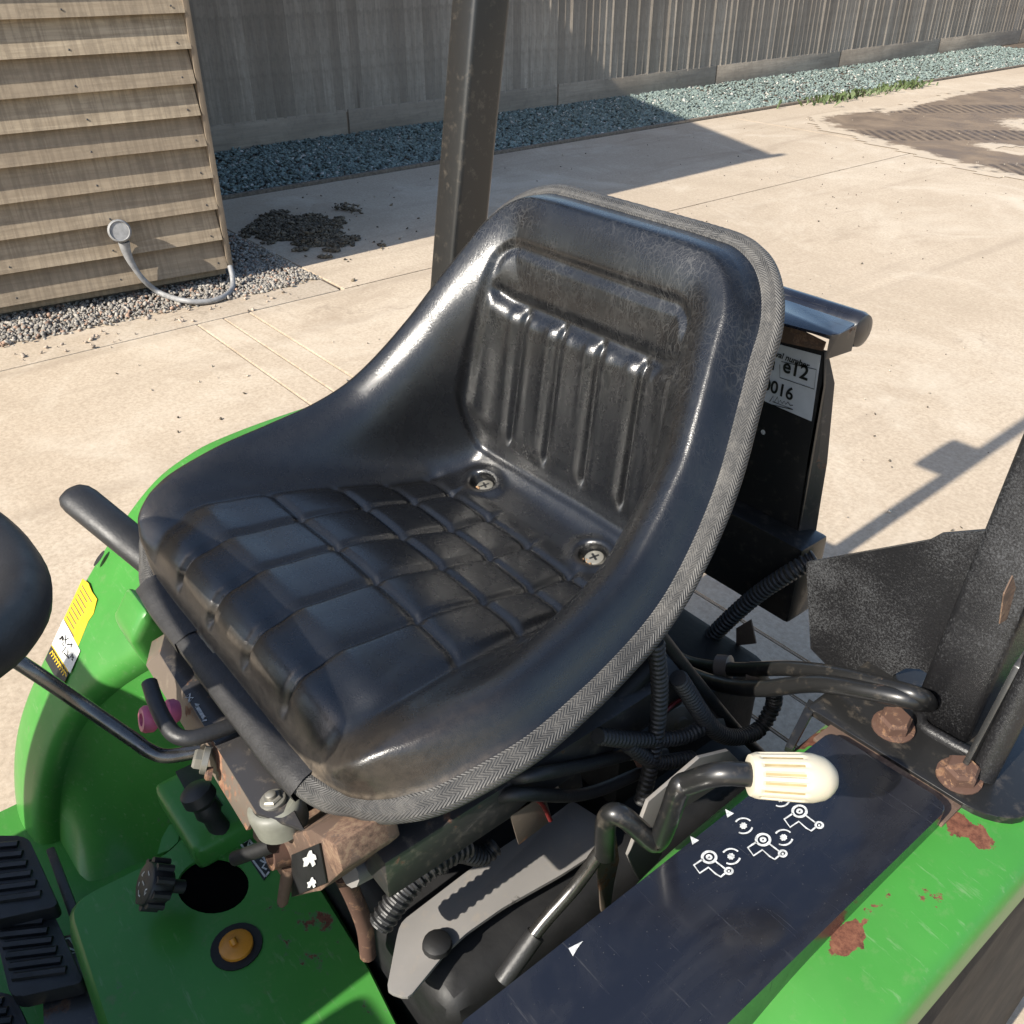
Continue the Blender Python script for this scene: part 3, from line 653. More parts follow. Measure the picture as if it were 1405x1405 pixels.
# soft unevenness of worn padding
for kx, ka, ph, am in ((14, 9, .3, .0011), (23, 31, 1.7, .0006), (47, 19, 2.9, .0004)): disp += am*np.sin(kx*X+ph)*np.sin(ka*A+2*ph)*sst(E_, .03, .06)
PS = Z0 + N0*disp[..., None]
RIM = Z0 + N0*np.where(E_ < .03, np.minimum(disp, 0), 0)[..., None]
def grid_mesh(name, P, mat, parent, flip=False, smooth=True):
    na, ns = P.shape[:2]; idx = np.arange(na*ns).reshape(na, ns)
    f = np.stack([idx[:-1, :-1], idx[:-1, 1:], idx[1:, 1:], idx[1:, :-1]], 2).reshape(-1, 4)
    if flip: f = f[:, ::-1]
    me = bpy.data.meshes.new(name); me.vertices.add(na*ns); me.vertices.foreach_set('co', P.reshape(-1).astype(np.float32))
    nf = len(f); me.loops.add(nf*4); me.loops.foreach_set('vertex_index', f.reshape(-1).astype(np.int32)); me.polygons.add(nf)
    me.polygons.foreach_set('loop_start', np.arange(0, nf*4, 4, dtype=np.int32)); me.polygons.foreach_set('use_smooth', np.ones(nf, bool))
    me.update(calc_edges=True); return link(name, me, mat, parent)
dust = 1.0*g(A-.026, .009)*(1-sst(np.abs(X), .16, .20)) + .5*g(E_-.014, .0018)*(1-sst(A, .08, .2)) + .22*(1-sst(E_, .03, .07))*(1-sst(A, .1, .2))
for bx, ba in bolts: dust += .7*g(np.hypot(X-bx, A-ba+.014), .008)
seat = grid_mesh('seat', PS, 'vinyl', tractor); da_ = seat.data.attributes.new('dust', 'FLOAT', 'POINT'); da_.data.foreach_set('value', np.clip(dust, 0, 1).ravel().astype(np.float32)); seat['label'] = 'black vinyl bucket seat with quilted cushion and fluted back'
st_ = 6
PB = (Z0 - N0*.014)[::st_, ::st_]
pan_o = grid_mesh('seat_pan', PB, 'engine_black', seat, flip=True)
# woven edging strip folded over the rim
loop_i = [(i, 0) for i in range(0, NA, 2)] + [(NA-1, j) for j in range(0, NS, 4)] + [(i, NS-1) for i in range(NA-1, -1, -2)] + [(0, j) for j in range(NS-1, -1, -4)]
pts = []; last = None
for (i, j) in loop_i:
    p = RIM[i, j]
    if last is not None and np.linalg.norm(p-last) < .0025: continue
    pts.append([p, RIM[min(max(i, 12), NA-13), min(max(j, 12), NS-13)]-p, N0[i, j], 1-.28*(1-sst(A[i, j], .01, .05))*(1-sst(abs(X[i, j]), .10, .19)), .40*(1-.8*(i < 40 and abs(X[i, j]) < .17))]); last = p
if np.linalg.norm(pts[0][0]-pts[-1][0]) < .0025: pts.pop()
K = len(pts)
PP = np.array([q[0] for q in pts]); TT = np.roll(PP, -1, 0)-np.roll(PP, 1, 0); TT /= np.linalg.norm(TT, axis=1)[:, None]
II = np.array([q[1] for q in pts]); NB = np.array([q[2] for q in pts]); WF = np.array([q[3] for q in pts]); TL = np.array([q[4] for q in pts])
for _ in range(10):
    NB = (np.roll(NB, 1, 0)+2*NB+np.roll(NB, -1, 0))/4; TL = (np.roll(TL, 1)+2*TL+np.roll(TL, -1))/4; WF = (np.roll(WF, 1)+2*WF+np.roll(WF, -1))/4
NB -= TT*(NB*TT).sum(1)[:, None]; NB /= np.linalg.norm(NB, axis=1)[:, None]
Q = np.cross(NB, TT); sg = 1 if np.sign((Q*II).sum(1)).sum() > 0 else -1; IN = Q*sg
NN = NB*np.cos(TL)[:, None]-IN*np.sin(TL)[:, None]; II = np.cross(NN, TT)*sg
prof = [(.0235, -.0045, 0), (.0232, .0012, .03), (.019, .0032, .12), (.012, .0042, .3), (.005, .0042, .5), (-.001, .0034, .65), (-.0055, -.001, .78), (-.0055, -.007, .88), (-.001, -.0115, .95), (.008, -.0125, 1)]
vs = np.concatenate([PP + II*(a*.75*WF)[:, None] + NN*b*.9 for a, b, _ in prof]); PN = len(prof)
fs = []; uvs = []
dl = np.linalg.norm(np.roll(PP, -1, 0)-PP, axis=1); cl = np.r_[0, np.cumsum(dl)]
for p in range(PN-1):
    for k in range(K):
        k2 = (k+1) % K; fs.append((p*K+k, p*K+k2, (p+1)*K+k2, (p+1)*K+k)); v0, v1 = prof[p][2], prof[p+1][2]
        uvs += [(cl[k], v0), (cl[k+1], v0), (cl[k+1], v1), (cl[k], v1)]
tr = pyd('edge_trim', vs, fs, 'braid', seat, True); uv = tr.data.uv_layers.new(name='UVMap'); uv.data.foreach_set('uv', np.array(uvs).ravel())
bmx = bmesh.new(); bmx.from_mesh(tr.data); bmesh.ops.recalc_face_normals(bmx, faces=bmx.faces[:]); bmx.to_mesh(tr.data); bmx.free()
# front run of the edging: shade painted as dark plain strips, with joint sleeve
ids = [k for k in range(K) if PP[k][1] < -.20 and abs(PP[k][0]) < .168]; ids.sort(key=lambda k: PP[k][0])
def strip(name, ids, mat, off, h0, h1):
    a = []
    for k in ids: a.append([PP[k]+II[k]*h1+NN[k]*(off+.003), PP[k]+II[k]*.008+NN[k]*(off+.0052), PP[k]-II[k]*(.006+off)+NN[k]*.003, PP[k]-II[k]*(.0068+off)-NN[k]*.008, PP[k]+II[k]*.004-NN[k]*(h0)])
    a = np.array(a); n = len(ids); return pyd(name, a.reshape(-1, 3), [(i*5+q, i*5+q+1, (i+1)*5+q+1, (i+1)*5+q) for i in range(n-1) for q in range(4)], mat, seat, True)
left_ = [k for k in ids if PP[k][0] < -.055]; right_ = [k for k in ids if PP[k][0] > -.02]; mid_ = [k for k in ids if -.062 <= PP[k][0] <= -.012]
strip('front_trim', left_, 'trim_shaded', .001, .012, .0175); strip('front_trim', right_, 'trim_shaded', .001, .012, .0175); strip('trim_joint', mid_, 'trim_shaded', -.0005, .011, .015)
for bx, ba in bolts:
    i = int(np.argmin(np.abs(aa-ba))); j = int(np.argmin(np.abs(X[i]-bx))); p = Z0[i, j]-N0[i, j]*.0045; n = N0[i, j]
    o = lathe('seat_bolt', p, n, [(0, .0125), (.002, .0125), (.0035, .0105), (.0055, .010), (.0065, .008), (.0065, 0)], 'zinc', seat, 20)
    bm = bmesh.new()
    for an in (.4, .4+math.pi/2):
        uu = Vector(n).orthogonal().normalized(); ww = Vector(n).cross(uu); dd = uu*math.cos(an)+ww*math.sin(an); ee = Vector(n).cross(dd); c0 = Vector(p)+Vector(n)*.0068
        bm.faces.new([bm.verts.new(c0+dd*a+ee*b) for a, b in ((-.0055, -.0012), (.0055, -.0012), (.0055, .0012), (-.0055, .0012))])
    bm_done('slot', bm, 'black_print', o)
    # bits of dry straw caught in the front of the hole
    pos = np.array([p+np.array((random.gauss(0, .005), -.010+random.gauss(0, .003), .001+random.uniform(0, .003))) for _ in range(14)])
    cr = stones('debris', pos, rng.uniform(.0015, .004, 14), .6, np.array([.42, .25, .13])*rng.uniform(.5, 1.4, (14, 1)), 'limestone_gravel')
    cr.parent = seat; cr.matrix_parent_inverse = WM(seat).inverted()
# ------------------------------------------------------------------ tractor body
T = tractor
def OP(px, py, p0, n):
    d = ray(px, py); n = np.array(n, float); return CAMP + (np.dot(np.array(p0)-CAMP, n)/np.dot(d, n))*d
def ribbon(bm, pts, w, n, closed=False):
    """flat printed line of width w on a surface with normal n"""
    P = [vec(p) for p in pts]; k = len(P); n = vec(n).normalized(); A = []
    for i in range(k):
        a = P[(i-1) % k] if (closed or i > 0) else P[i]; b = P[(i+1) % k] if (closed or i < k-1) else P[i]
        t = (b-a); t = t.normalized() if t.length > 1e-9 else Vector((1, 0, 0)); q = n.cross(t)*w/2
        A.append((bm.verts.new(P[i]-q), bm.verts.new(P[i]+q)))
    for i in range(k if closed else k-1):
        a, b = A[i], A[(i+1) % k]; bm.faces.new((a[0], b[0], b[1], a[1]))
def blob(bm, pts): bm.faces.new([bm.verts.new(vec(p)) for p in pts])
def sheet_face(bm, pts):
    bm.faces.new([bm.verts.new(vec(p)) for p in pts])
def holed(name, outer, holes, n, th, mat, parent):
    """plate with holes, thickness th along -n"""
    n = vec(n).normalized(); loops = [[vec(p) for p in outer]] + [[vec(p) for p in h] for h in holes]
    tri = geometry.tessellate_polygon(loops); flat = [p for l in loops for p in l]
    k = len(flat); vs = [tuple(p) for p in flat] + [tuple(p-n*th) for p in flat]
    fs = [tuple(t) for t in tri] + [tuple(i+k for i in t[::-1]) for t in tri]; o = 0
    for l in loops:
        m_ = len(l)
        for i in range(m_): fs.append((o+i, o+(i+1) % m_, k+o+(i+1) % m_, k+o+i))
        o += m_
    ob = pyd(name, vs, fs, mat, parent)
    bm = bmesh.new(); bm.from_mesh(ob.data); bmesh.ops.recalc_face_normals(bm, faces=bm.faces[:]); bm.to_mesh(ob.data); bm.free(); return ob
def circ(c, u, w, r, n=28, r2=None): return [np.array(c)+np.array(u)*r*math.cos(t)+np.array(w)*(r2 or r)*math.sin(t) for t in np.linspace(0, 2*math.pi, n, endpoint=False)]
ZF = .885
# ---- fenders: rolled sheet over the rear wheels, turned-down outer lip, inner wall
arch = [(-.44,.10),(-.43,.2),(-.413,.32),(-.396,.43),(-.363,.53),(-.307,.62),(-.206,.742),(-.11,.834),(-.04,.868),(.03,.88),(.15,.885),(.35,.885),(.48,.872),(.60,.80),(.70,.68),(.76,.54)]
arch = np.array(smooth_path([(a, b, 0) for a, b in arch], 6))[:, :2]
def fender(sx, xo, xif, mat, label):
    tan = np.gradient(arch, axis=0); tan /= np.linalg.norm(tan, axis=1)[:, None]; nrm = np.c_[-tan[:, 1], tan[:, 0]]
    P = []; Wl = []
    for (y, z), n in zip(arch, nrm):
        xi = xif(y); sec = []   # (x, offset along normal): inner wall foot -> fillet -> top -> rolled outer lip
        for q in np.linspace(math.pi/2, 0, 7)[:-1]: sec.append((xi+.03-.03*math.sin(q), -.03+.03*math.cos(q)))
        for t in np.linspace(0, 1, 6): sec.append((xi+.03+(xo-.016-xi-.03)*t, .004*math.sin(math.pi*t)))
        for q in np.linspace(0, math.pi/2, 6)[1:]: sec.append((xo-.016+.016*math.sin(q), -.016+.016*math.cos(q)))
        sec += [(xo, -.03), (xo, -.05), (xo-.003, -.05), (xo-.003, -.02), (xo-.02, -.006), (xi+.03, -.005)]
        P.append([(sx*x, y+n[0]*o, z+n[1]*o) for x, o in sec])
        if y < .45:
            y0, z0 = y-n[0]*.03, z-n[1]*.03; zb_ = min(.40, z0-.01); row = []
            for t in np.linspace(0, 1, 10):
                fl = .11*(1-math.cos(t*math.pi/2)) if sx < 0 else 0
                row.append((sx*(xi-fl), y0, z0+(zb_-z0)*t))
            Wl.append(row)
    o = grid_mesh('fender', np.array(P), mat, T, flip=(sx > 0)); o['label'] = label
    o.data.set_sharp_from_angle(angle=math.radians(50))
    grid_mesh('inner_wall', np.array(Wl), mat, o, flip=(sx > 0)); return o
fr_ = fender(-1, .548, lambda y: .235+.185*float(sst(-y, .10, .34)), 'green_paint', 'lit green fender behind the range lever')
fl_ = fender(1, .548, lambda y: .345, 'green_paint_rusty', 'rusty green fender carrying the black console')
# footplate and gearbox tunnel
box('footplate', (-.53, -1.15, .385), (-.10, -.05, .405), 'green_paint', T, .004)
box('footplate', (.10, -1.15, .385), (.53, .05, .405), 'green_paint', T, .004)
ZT = .62
tp = [OZ(95, 1240, ZT), OZ(160, 1207, ZT), OZ(232, 1172, ZT), OZ(262, 1135, ZT), OZ(330, 1075, ZT), OZ(372, 1100, ZT), OZ(420, 1190, ZT), OZ(500, 1320, ZT), OZ(560, 1440, ZT), OZ(160, 1440, ZT)]
hole = [OZ(292+49*math.cos(t)*1.0+6*math.sin(t), 1215+38*math.sin(t)-6*math.cos(t), ZT) for t in np.linspace(0, 2*math.pi, 30, endpoint=False)]
slot = [OZ(x, y, ZT) for x, y in ((216,1172),(222,1150),(232,1132),(243,1127),(248,1136),(244,1155),(232,1166))]
top_poly = round_poly(tp, [.03, .02, .02, .02, .02, .02, .015, .01, .01, .01], 4)
tun = holed('gearbox_tunnel', top_poly, [hole, slot], (0, 0, 1), .004, 'green_paint', T)
# tunnel side skirts
kk = len(top_poly); vs = []; fs = []
cxy = np.mean(np.array(top_poly)[:, :2], axis=0)
for p in top_poly:
    o_ = (np.array(p)[:2]-cxy); o_ /= np.linalg.norm(o_)
    vs += [tuple(p), (p[0]+o_[0]*.006, p[1]+o_[1]*.006, ZT-.006), (p[0]+o_[0]*.011, p[1]+o_[1]*.011, ZT-.03), (p[0]+o_[0]*.012, p[1]+o_[1]*.012, .40)]
for i in range(kk):
    j = (i+1) % kk
    for q in range(3): fs.append((i*4+q, j*4+q, j*4+q+1, i*4+q+1))
sk = pyd('tunnel_side', vs, fs, 'green_paint', tun, True)
lathe('hole_cup', np.mean(hole, axis=0)-np.array((0, 0, .004)), (0, 0, -1), [(.0, .062), (.16, .062), (.16, 0)], 'hole_shade', tun, 24)  # near-black lining paints in the darkness inside the hole
# ledge behind the tunnel; a flat black plate paints in its dark cut-out
ZL = .66
led = [OZ(x, y, ZL) for x, y in ((232,1062),(262,1048),(300,1060),(318,1118),(272,1118),(245,1100))]
box('shift_box', tuple(np.min(led, axis=0)-np.array((.012, .012, .05))), tuple(np.max(led, axis=0)+np.array((.012, .06, -.012))), 'green_paint', T, .012, 3)
lathe('shift_boot', OZ(268, 1085, .70), (.3, .2, -1), [(-.006, .010), (0, .018), (.012, .019), (.02, .013), (.032, .015), (.04, .011), (.06, .012), (.08, .010)], 'black_rubber', T, 20)
prism('shift_well_shade', [OZ(x, y, .6495) for x, y in ((240,1058),(268,1045),(306,1104),(271,1114))], (0, 0, 1), .003, 'engine_black', T, .003)
# differential lock decal on the tunnel
dp = [OZ(x, y, ZT+.0012) for x, y in ((316,1140),(328,1132),(374,1190),(362,1208))]
dc = prism('direction_decal', dp, (0, 0, 1), .001, 'black_paint', tun); bm = bmesh.new()
def onT(L): return [OZ(x, y, ZT+.0016) for x, y in L]
for L in ([(319,1143),(364,1203)], [(330,1137),(371,1189)], [(319,1143),(324,1140)], [(364,1203),(369,1196)], [(334,1156),(342,1152),(340,1160),(350,1158)], [(345,1165),(353,1170),(349,1176)], [(357,1180),(364,1184),(360,1190),(366,1193)]): ribbon(bm, onT(L), .0022, (0, 0, 1))
bm_done('marking', bm, 'white_print', dc)
# fluted black rate knob
kb = OZ(232, 1215, .655); ka = np.array(OZ(196, 1212, .672))-np.array(kb); ka /= np.linalg.norm(ka)
kn = lathe('rate_knob', kb, ka, [(-.016, .007), (.0, .007), (.001, .016), (.006, .021), (.022, .0225), (.026, .021), (.027, .019), (.027, 0)], 'black_rubber', T, 30)
bm = bmesh.new(); u1 = Vector(ka).orthogonal().normalized(); w1 = Vector(ka).cross(u1)
for k in range(10):
    a = k*2*math.pi/10; c0 = Vector(kb)+(u1*math.cos(a)+w1*math.sin(a))*.0225
    add_tube(bm, [c0+Vector(ka)*.006, c0+Vector(ka)*.024], .0042, 8)
bm_done('flute', bm, 'black_rubber', kn, angle=40)
bm = bmesh.new(); c0 = Vector(kb)+Vector(ka)*.0276
for L in ([(-.010,.010),(-.006,.012),(-.007,.007),(-.011,.007)], [(.004,.012),(.008,.010),(.010,.005)], [(-.002,.002),(.004,-.003)], [(-.011,-.006),(-.007,-.011)], [(.002,-.012),(.008,-.009),(.005,-.008)], [(.011,-.003),(.012,.001)]):
    ribbon(bm, [c0+u1*a+w1*b for a, b in L], .0016, ka)
bm_done('marking', bm, 'white_print', kn)
# orange cap low on the tunnel
lathe('filler_cap', OZ(325, 1300, ZT), (0, 0, 1), [(0, .017), (.006, .017), (.008, .013), (.008, 0)], 'orange_plastic', T, 20)
lathe('cap_ring', OZ(325, 1300, ZT-.001), (0, 0, 1), [(0, .026), (.003, .026), (.003, .0)], 'engine_black', T, 24)
tube('cap_tab', [OZ(322, 1296, ZT+.008), OZ(318, 1288, ZT+.012)], .004, 'orange_plastic', T, 8, 0)
# brake pedal pads at the left
for k, (x0, y0) in enumerate(((20, 1185), (55, 1290), (0, 1400))):
    pd = round_poly([OZ(x0-70, y0-40, .56-.02*k), OZ(x0+18, y0-38, .56-.02*k), OZ(x0+62, y0+58, .56-.02*k), OZ(x0-40, y0+80, .56-.02*k)], .012, 3)
    p_ = prism('pedal', pd, (0, 0, 1), .022, 'black_rubber', T, .003)
    for q in np.linspace(.12, .86, 6):
        a = np.array(pd[0])*(1-q)+np.array(pd[-1])*q; b = np.array(pd[5])*(1-q)+np.array(pd[9])*q
        a, b = a*.9+b*.1, a*.15+b*.85
        bm = bmesh.new(); add_tube(bm, [a+np.array((0, 0, .001)), b+np.array((0, 0, .001))], .005, 6); bm_done('tread_rib', bm, 'black_rubber', p_)
prism('pedal_bracket', [OZ(x, y, .50) for x, y in ((62,1165),(74,1160),(118,1275),(104,1285))], (0, 0, 1), .02, 'dark_steel', T, .003)
prism('floor_plate', [OZ(x, y, .515) for x, y in ((55,1293),(108,1278),(190,1420),(60,1420))], (0, 0, 1), .006, 'dark_steel', T, .002)
pl_ = [OZ(x, y, .5165) for x, y in ((72,1292),(95,1287),(108,1306),(78,1312))]
bm = bmesh.new(); ribbon(bm, pl_, .0022, (0, 0, 1), True); ribbon(bm, [pl_[0], pl_[2]], .002, (0, 0, 1)); bm_done('marking', bm, 'white_print', T)

# ---- fender details (right): warning label, slots, boss
n_f = np.array((0, -(.742-.62), .101)); n_f = np.array((0, -.122, .101)); n_f /= np.linalg.norm(n_f); p_f = np.array((-.4, -.2565, .681))+n_f*.006
def FP_(x, y, o=0): return OP(x, y, p_f+n_f*o, n_f)
lab = prism('warning_label', [FP_(*p) for p in ((113,794),(121,800),(126,812),(133,822),(128,842),(121,852),(86,940),(76,930),(62,905),(88,848))], n_f, .001, 'yellow_print', fr_); lab['label'] = 'torn yellow and white warning label'
bm = bmesh.new(); blob(bm, [FP_(x, y, .0006) for x, y in ((87,849),(110,893),(96,924),(71,884))]); bm_done('label_panel', bm, 'white_sticker', lab)
bm = bmesh.new(); blob(bm, [FP_(x, y, .0006) for x, y in ((70,886),(94,925),(86,940),(76,930),(62,905))]); bm_done('label_panel', bm, 'black_print', lab)
bm = bmesh.new()
for k in range(9):
    x0, y0 = 112-3.0*k, 803+6.0*k; w_ = random.uniform(.55, 1)
    ribbon(bm, [FP_(x0, y0, .0007), FP_(x0+15*w_, y0+26*w_, .0007)], .0011, n_f)
bm_done('label_text', bm, 'bracket_steel', lab)
bm = bmesh.new()
for k in range(16):
    a = random.uniform(0, 1); b = random.uniform(0, 1); c0 = np.array((82, 872))*(1-a)+np.array((100, 902))*a; c0 = c0+np.array((5, -9))*(b-.5)
    ribbon(bm, [FP_(c0[0], c0[1], .0009), FP_(c0[0]+random.uniform(-3, 3), c0[1]+random.uniform(-8, 8), .0009), FP_(c0[0]+random.uniform(-6, 6), c0[1]+random.uniform(-6, 6), .0009)], .0018, n_f)
bm_done('label_text', bm, 'black_print', lab)
bm = bmesh.new()
for k in range(9):
    c0 = np.array((68, 897))*(1-k/9)+np.array((88, 930))*k/9
    ribbon(bm, [FP_(c0[0], c0[1], .0009), FP_(c0[0]+4, c0[1]-4, .0009), FP_(c0[0]+5, c0[1]+2, .0009)], .0022, n_f)
bm_done('label_text', bm, 'yellow_print', lab)
for (x, y, o) in ((136,766, .004),):
    c0 = OP(x, y, np.array((-.4, -.158, .792))+np.array((0, -.68, .73))*.0065, (0, -.68, .73)) if y > 700 else OZ(x, y, .872)
    n_ = np.array((0, -.68, .73)) if y > 700 else np.array((0, -.3, .95)); u_ = np.array((1, 0, 0)); w_ = np.cross(n_, u_)
    bm = bmesh.new(); blob(bm, circ(c0, u_, w_, .005, 16, .013)); bm_done('slot_hole', bm, 'black_print', fr_)
bm = bmesh.new()
bp = [OX(x, y, -.235+.002) for x, y in ((157,850),(178,806),(215,826),(245,858),(232,888),(200,893),(178,884))]
boss = prism('fender_boss', [p+np.array((.05, 0, 0)) for p in bp], (1, 0, 0), .06, 'green_paint', fr_, .014, 4)
# flakes of lost paint with rust
for L in (((146,896),(152,888),(160,886),(163,895),(156,908),(146,917),(141,908)), ((158,876),(166,868),(166,884),(160,890))):
    c0 = [OP(x, y, np.array((-.235, -.22, .72)), (.5, -.6, .6)) for x, y in L]
# range lever grip
g0, g1 = OZ(112, 688, .965), OZ(215, 772, .925); ax = (g1-g0)/np.linalg.norm(g1-g0)
bm = bmesh.new(); add_lathe(bm, g0-ax*.022, ax, [(0, 0), (.001, .008), (.005, .0155), (.012, .0195), (.022, .021), (.14, .0205), (.15, .017), (.15, 0)], 24)
for v_ in bm.verts:
    d_ = v_.co-Vector(g0); k_ = d_.dot(Vector((0, 0, 1))); v_.co.z -= .32*(d_-Vector(ax)*d_.dot(Vector(ax))).z
bm_done('range_lever_grip', bm, 'black_rubber', T, angle=50)
tube('range_lever', [g1+ax*.01, g1+ax*.05, g1+ax*.09+np.array((0, 0, -.08)), g1+ax*.1+np.array((0, .02, -.3))], .008, 'dark_steel', T)

# ---- seat carrier under the front lip
top = [OZ(x, y, .900) for x, y in ((226,869),(250,866),(300,935),(360,1030),(420,1140),(352,1115),(219,897))]
slide = prism('seat_slide', top, (0, 0, 1), .004, 'dark_steel', T, .0012); slide['label'] = 'dark steel seat slide with printed adjustment arrows'
crA, crB, loB, loA = OZ(219, 897, .8995), OZ(352, 1115, .8995), OZ(338, 1140, .872), OZ(200, 913, .872)
prism('slide_face', [crA, crB, loB, loA], np.cross(crB-crA, loA-crA)*-1, .004, 'bracket_steel', slide, .001)
prism('slide_end', [OZ(226, 869, .8992), crA, loA, OZ(208, 880, .872)], (-1, 0, .1), .004, 'bracket_steel', slide, .001)
box('slide_web', (loA[0]+.01, -.215, .84), (loB[0]-.01, -.19, .897), 'engine_black', slide, .002)
bm = bmesh.new(); q_ = lambda L: [OZ(x, y, .9006) for x, y in L]
ribbon(bm, q_([(254,957),(261,951),(259,964),(265,957)]), .0014, (0, 0, 1), True)
blob(bm, q_([(267,965),(274,966),(270,972)])); blob(bm, q_([(284,989),(277,990),(282,982)])); ribbon(bm, q_([(270,969),(281,987)]), .0032, (0, 0, 1))
bm_done('marking', bm, 'white_print', slide)
tube('slide_latch_handle', [OZ(205, 937, .93), OZ(213, 962, .925), OZ(226, 990, .92), OZ(240, 1008, .917), OZ(262, 1013, .915), OZ(300, 1002, .912), OZ(345, 985, .91)], .0072, 'black_rubber', T, 12)
pg = OZ(214, 985, .895); pa = np.array((-.11, -.94, .32))
lathe('grommet', pg, pa, [(0, .010), (.003, .0125), (.010, .0125), (.013, .0105), (.013, .006), (.005, .0052), (.005, 0)], 'pink_rubber', T, 24)
lathe('grommet', OZ(239, 976, .897), pa, [(-.004, .009), (0, .0115), (.006, .0115), (.008, .009), (.008, 0)], 'pink_rubber', T, 24)
tube('grommet_pin', [pg+pa*.006, OZ(239, 976, .897)], .006, 'dark_steel', T, 10, 0)
hexbolt('slide_bolt', OZ(283, 1043, .892), (-.5, -.75, .3), .0095, .011, 'zinc', T)
lathe('slide_rivet', OZ(291, 1062, .885), (-.4, -.8, .3), [(0, .006), (.004, .006), (.006, .004), (.006, 0)], 'rusty_bolt', T, 14)
tube('throttle_rod', [OZ(-70, 850, 1.03), OZ(30, 911, .99), OZ(110, 965, .94), OZ(180, 1013, .905), OZ(205, 1030, .895), OZ(230, 1037, .888), OZ(275, 1030, .885)], .0065, 'chrome_rod', T, 12)
# rubber suspension damper with its bolt, and the end bracket
db = OZ(378, 1106, .893); dax = np.array((-.12, -.12, 1.0))
dm = lathe('damper', db, dax, [(-.020, .0225), (-.003, .0235), (.002, .023), (.005, .0205), (.006, .0175), (.005, .0165), (.005, 0)], 'white_damper', T, 30)
hexbolt('damper_bolt', db+dax*.0055, dax, .0085, .006, 'zinc', dm)
lathe('bolt_tip', db+dax*.0115, dax, [(0, .0045), (.003, .0045), (.004, .003), (.004, 0)], 'zinc', dm, 12)
ebk = [OY(x, y, -.235) for x, y in ((345,1120),(372,1152),(388,1148),(425,1138),(460,1160),(470,1196),(440,1222),(402,1232),(395,1215),(366,1170),(346,1150))]
eb = prism('end_bracket', ebk, (0, -1, 0), .05, 'rust_edge', T, .003)
ep = [OY(x, y, -.2355) for x, y in ((402,1172),(440,1156),(450,1210),(402,1230))]
pp_ = prism('bracket_plate', [p-np.array((0, .0015, 0)) for p in ep], (0, -1, 0), .001, 'engine_black', eb)
bm = bmesh.new()
def fan(cx, cy, s_x):
    L = [(0,-9),(3,-10),(4,-6),(8,-4),(9,1),(6,2),(8,7),(4,10),(1,4),(-2,9),(-7,10),(-6,4),(-8,0),(-3,-2)]
    blob(bm, [OY(cx+a*s_x, cy+b*s_x, -.2382) for a, b in L])
fan(424, 1178, 1.15); fan(427, 1211, .75); bm_done('marking', bm, 'white_print', pp_)
tr_ = OY(388, 1167, -.2362); lathe('pivot_tube', tr_, (-.1, -1, .25), [(-.01, .0135), (.012, .0135), (.012, .0095), (-.005, .0095), (-.005, 0)], 'rusty_bolt', eb, 20)
tube('stop_pin', [OY(322, 1178, -.27), OY(374, 1160, -.245)], .0065, 'engine_black', T, 12, 0)
lathe('pivot_shank', OY(396, 1190, -.237), (0, -.3, -1), [(0, .006), (.04, .005), (.045, .002)], 'rust_edge', eb, 10)
# ---- machinery below the seat
box('transmission_case', (-.20, -.17, .30), (.27, .30, .70), 'engine_black', T, .03, 3)
box('seat_support', (-.16, -.16, .72), (.11, .12, .84), 'engine_black', T, .012, 2)
box('battery_tray', (-.10, .10, .55), (.20, .34, .78), 'engine_black', T, .012, 2)
for x in (.205, -.17): box('slide_rail', (x, -.20, .86), (x+.035, .14, .905), 'dark_steel', T, .004)
tube('pan_stay', [OX(560, 1180, .22), OX(700, 1085, .22), OX(820, 985, .22), OX(900, 905, .22)], .010, 'engine_black', T, 10)
tube('pan_stay', [OX(480, 1200, .20), OX(560, 1160, .19), OX(640, 1130, .19)], .011, 'grey_plate', T, 10)
gp = [OZ(x, y, .72) for x, y in ((545,1282),(550,1265),(640,1196),(700,1155),(760,1118),(785,1098),(835,1130),(832,1160),(770,1200),(690,1245),(640,1280),(612,1306),(560,1370),(530,1360))]
gpl = prism('guard_plate', round_poly(gp, .006, 2), (0, 0, 1), .004, 'grey_plate', T, .001)
lathe('guard_bolt', OZ(600, 1297, .722), (0, 0, 1), [(0, .014), (.005, .013), (.008, .008), (.008, 0)], 'engine_black', T, 16)
prism('strap', [OX(x, y, .23) for x, y in ((770,960),(800,945),(790,1020),(800,1080),(772,1090),(758,1060))], (1, 0, 0), .003, 'dark_steel', T, .001)
prism('dark_bracket', [OX(x, y, .24) for x, y in ((700,1120),(745,1080),(758,1125),(712,1160))], (1, -.3, 0), .004, 'bracket_steel', T, .001)
for L, r in (([(520,1270),(560,1215),(600,1180),(640,1160)], .015), ([(900,880),(905,960),(895,1040),(880,1100)], .010), ([(930,930),(985,1005),(1035,1005),(1060,970),(1062,945)], .0115), ([(820,1010),(870,1015),(930,1012),(960,1000)], .010), ([(860,1020),(900,1045),(950,1040)], .010), ([(600,1190),(625,1170),(660,1175),(680,1160)], .012)):
    x_ = .26 if L[0][0] > 700 else .20
    corrugated('loom_conduit', [OX(a, b, x_) for a, b in L], r*.8, 'black_rubber', T, .006)
for L, r, mt in (([(905,870),(960,940),(1010,1000),(1050,1040)], .006, 'black_rubber'), ([(640,1110),(700,1090),(800,1090),(880,1060)], .006, 'black_rubber'), ([(730,1090),(745,1105),(755,1125)], .0022, 'red_wire'), ([(905,985),(925,965),(945,955)], .002, 'red_wire'), ([(470,1200),(485,1230),(500,1270),(505,1310)], .008, 'rusty_bolt'), ([(640,1075),(720,1065),(800,1050),(880,1030)], .006, 'black_rubber')):
    tube('cable', [OX(a, b, .245 if a > 650 else .17) for a, b in L], r, mt, T)
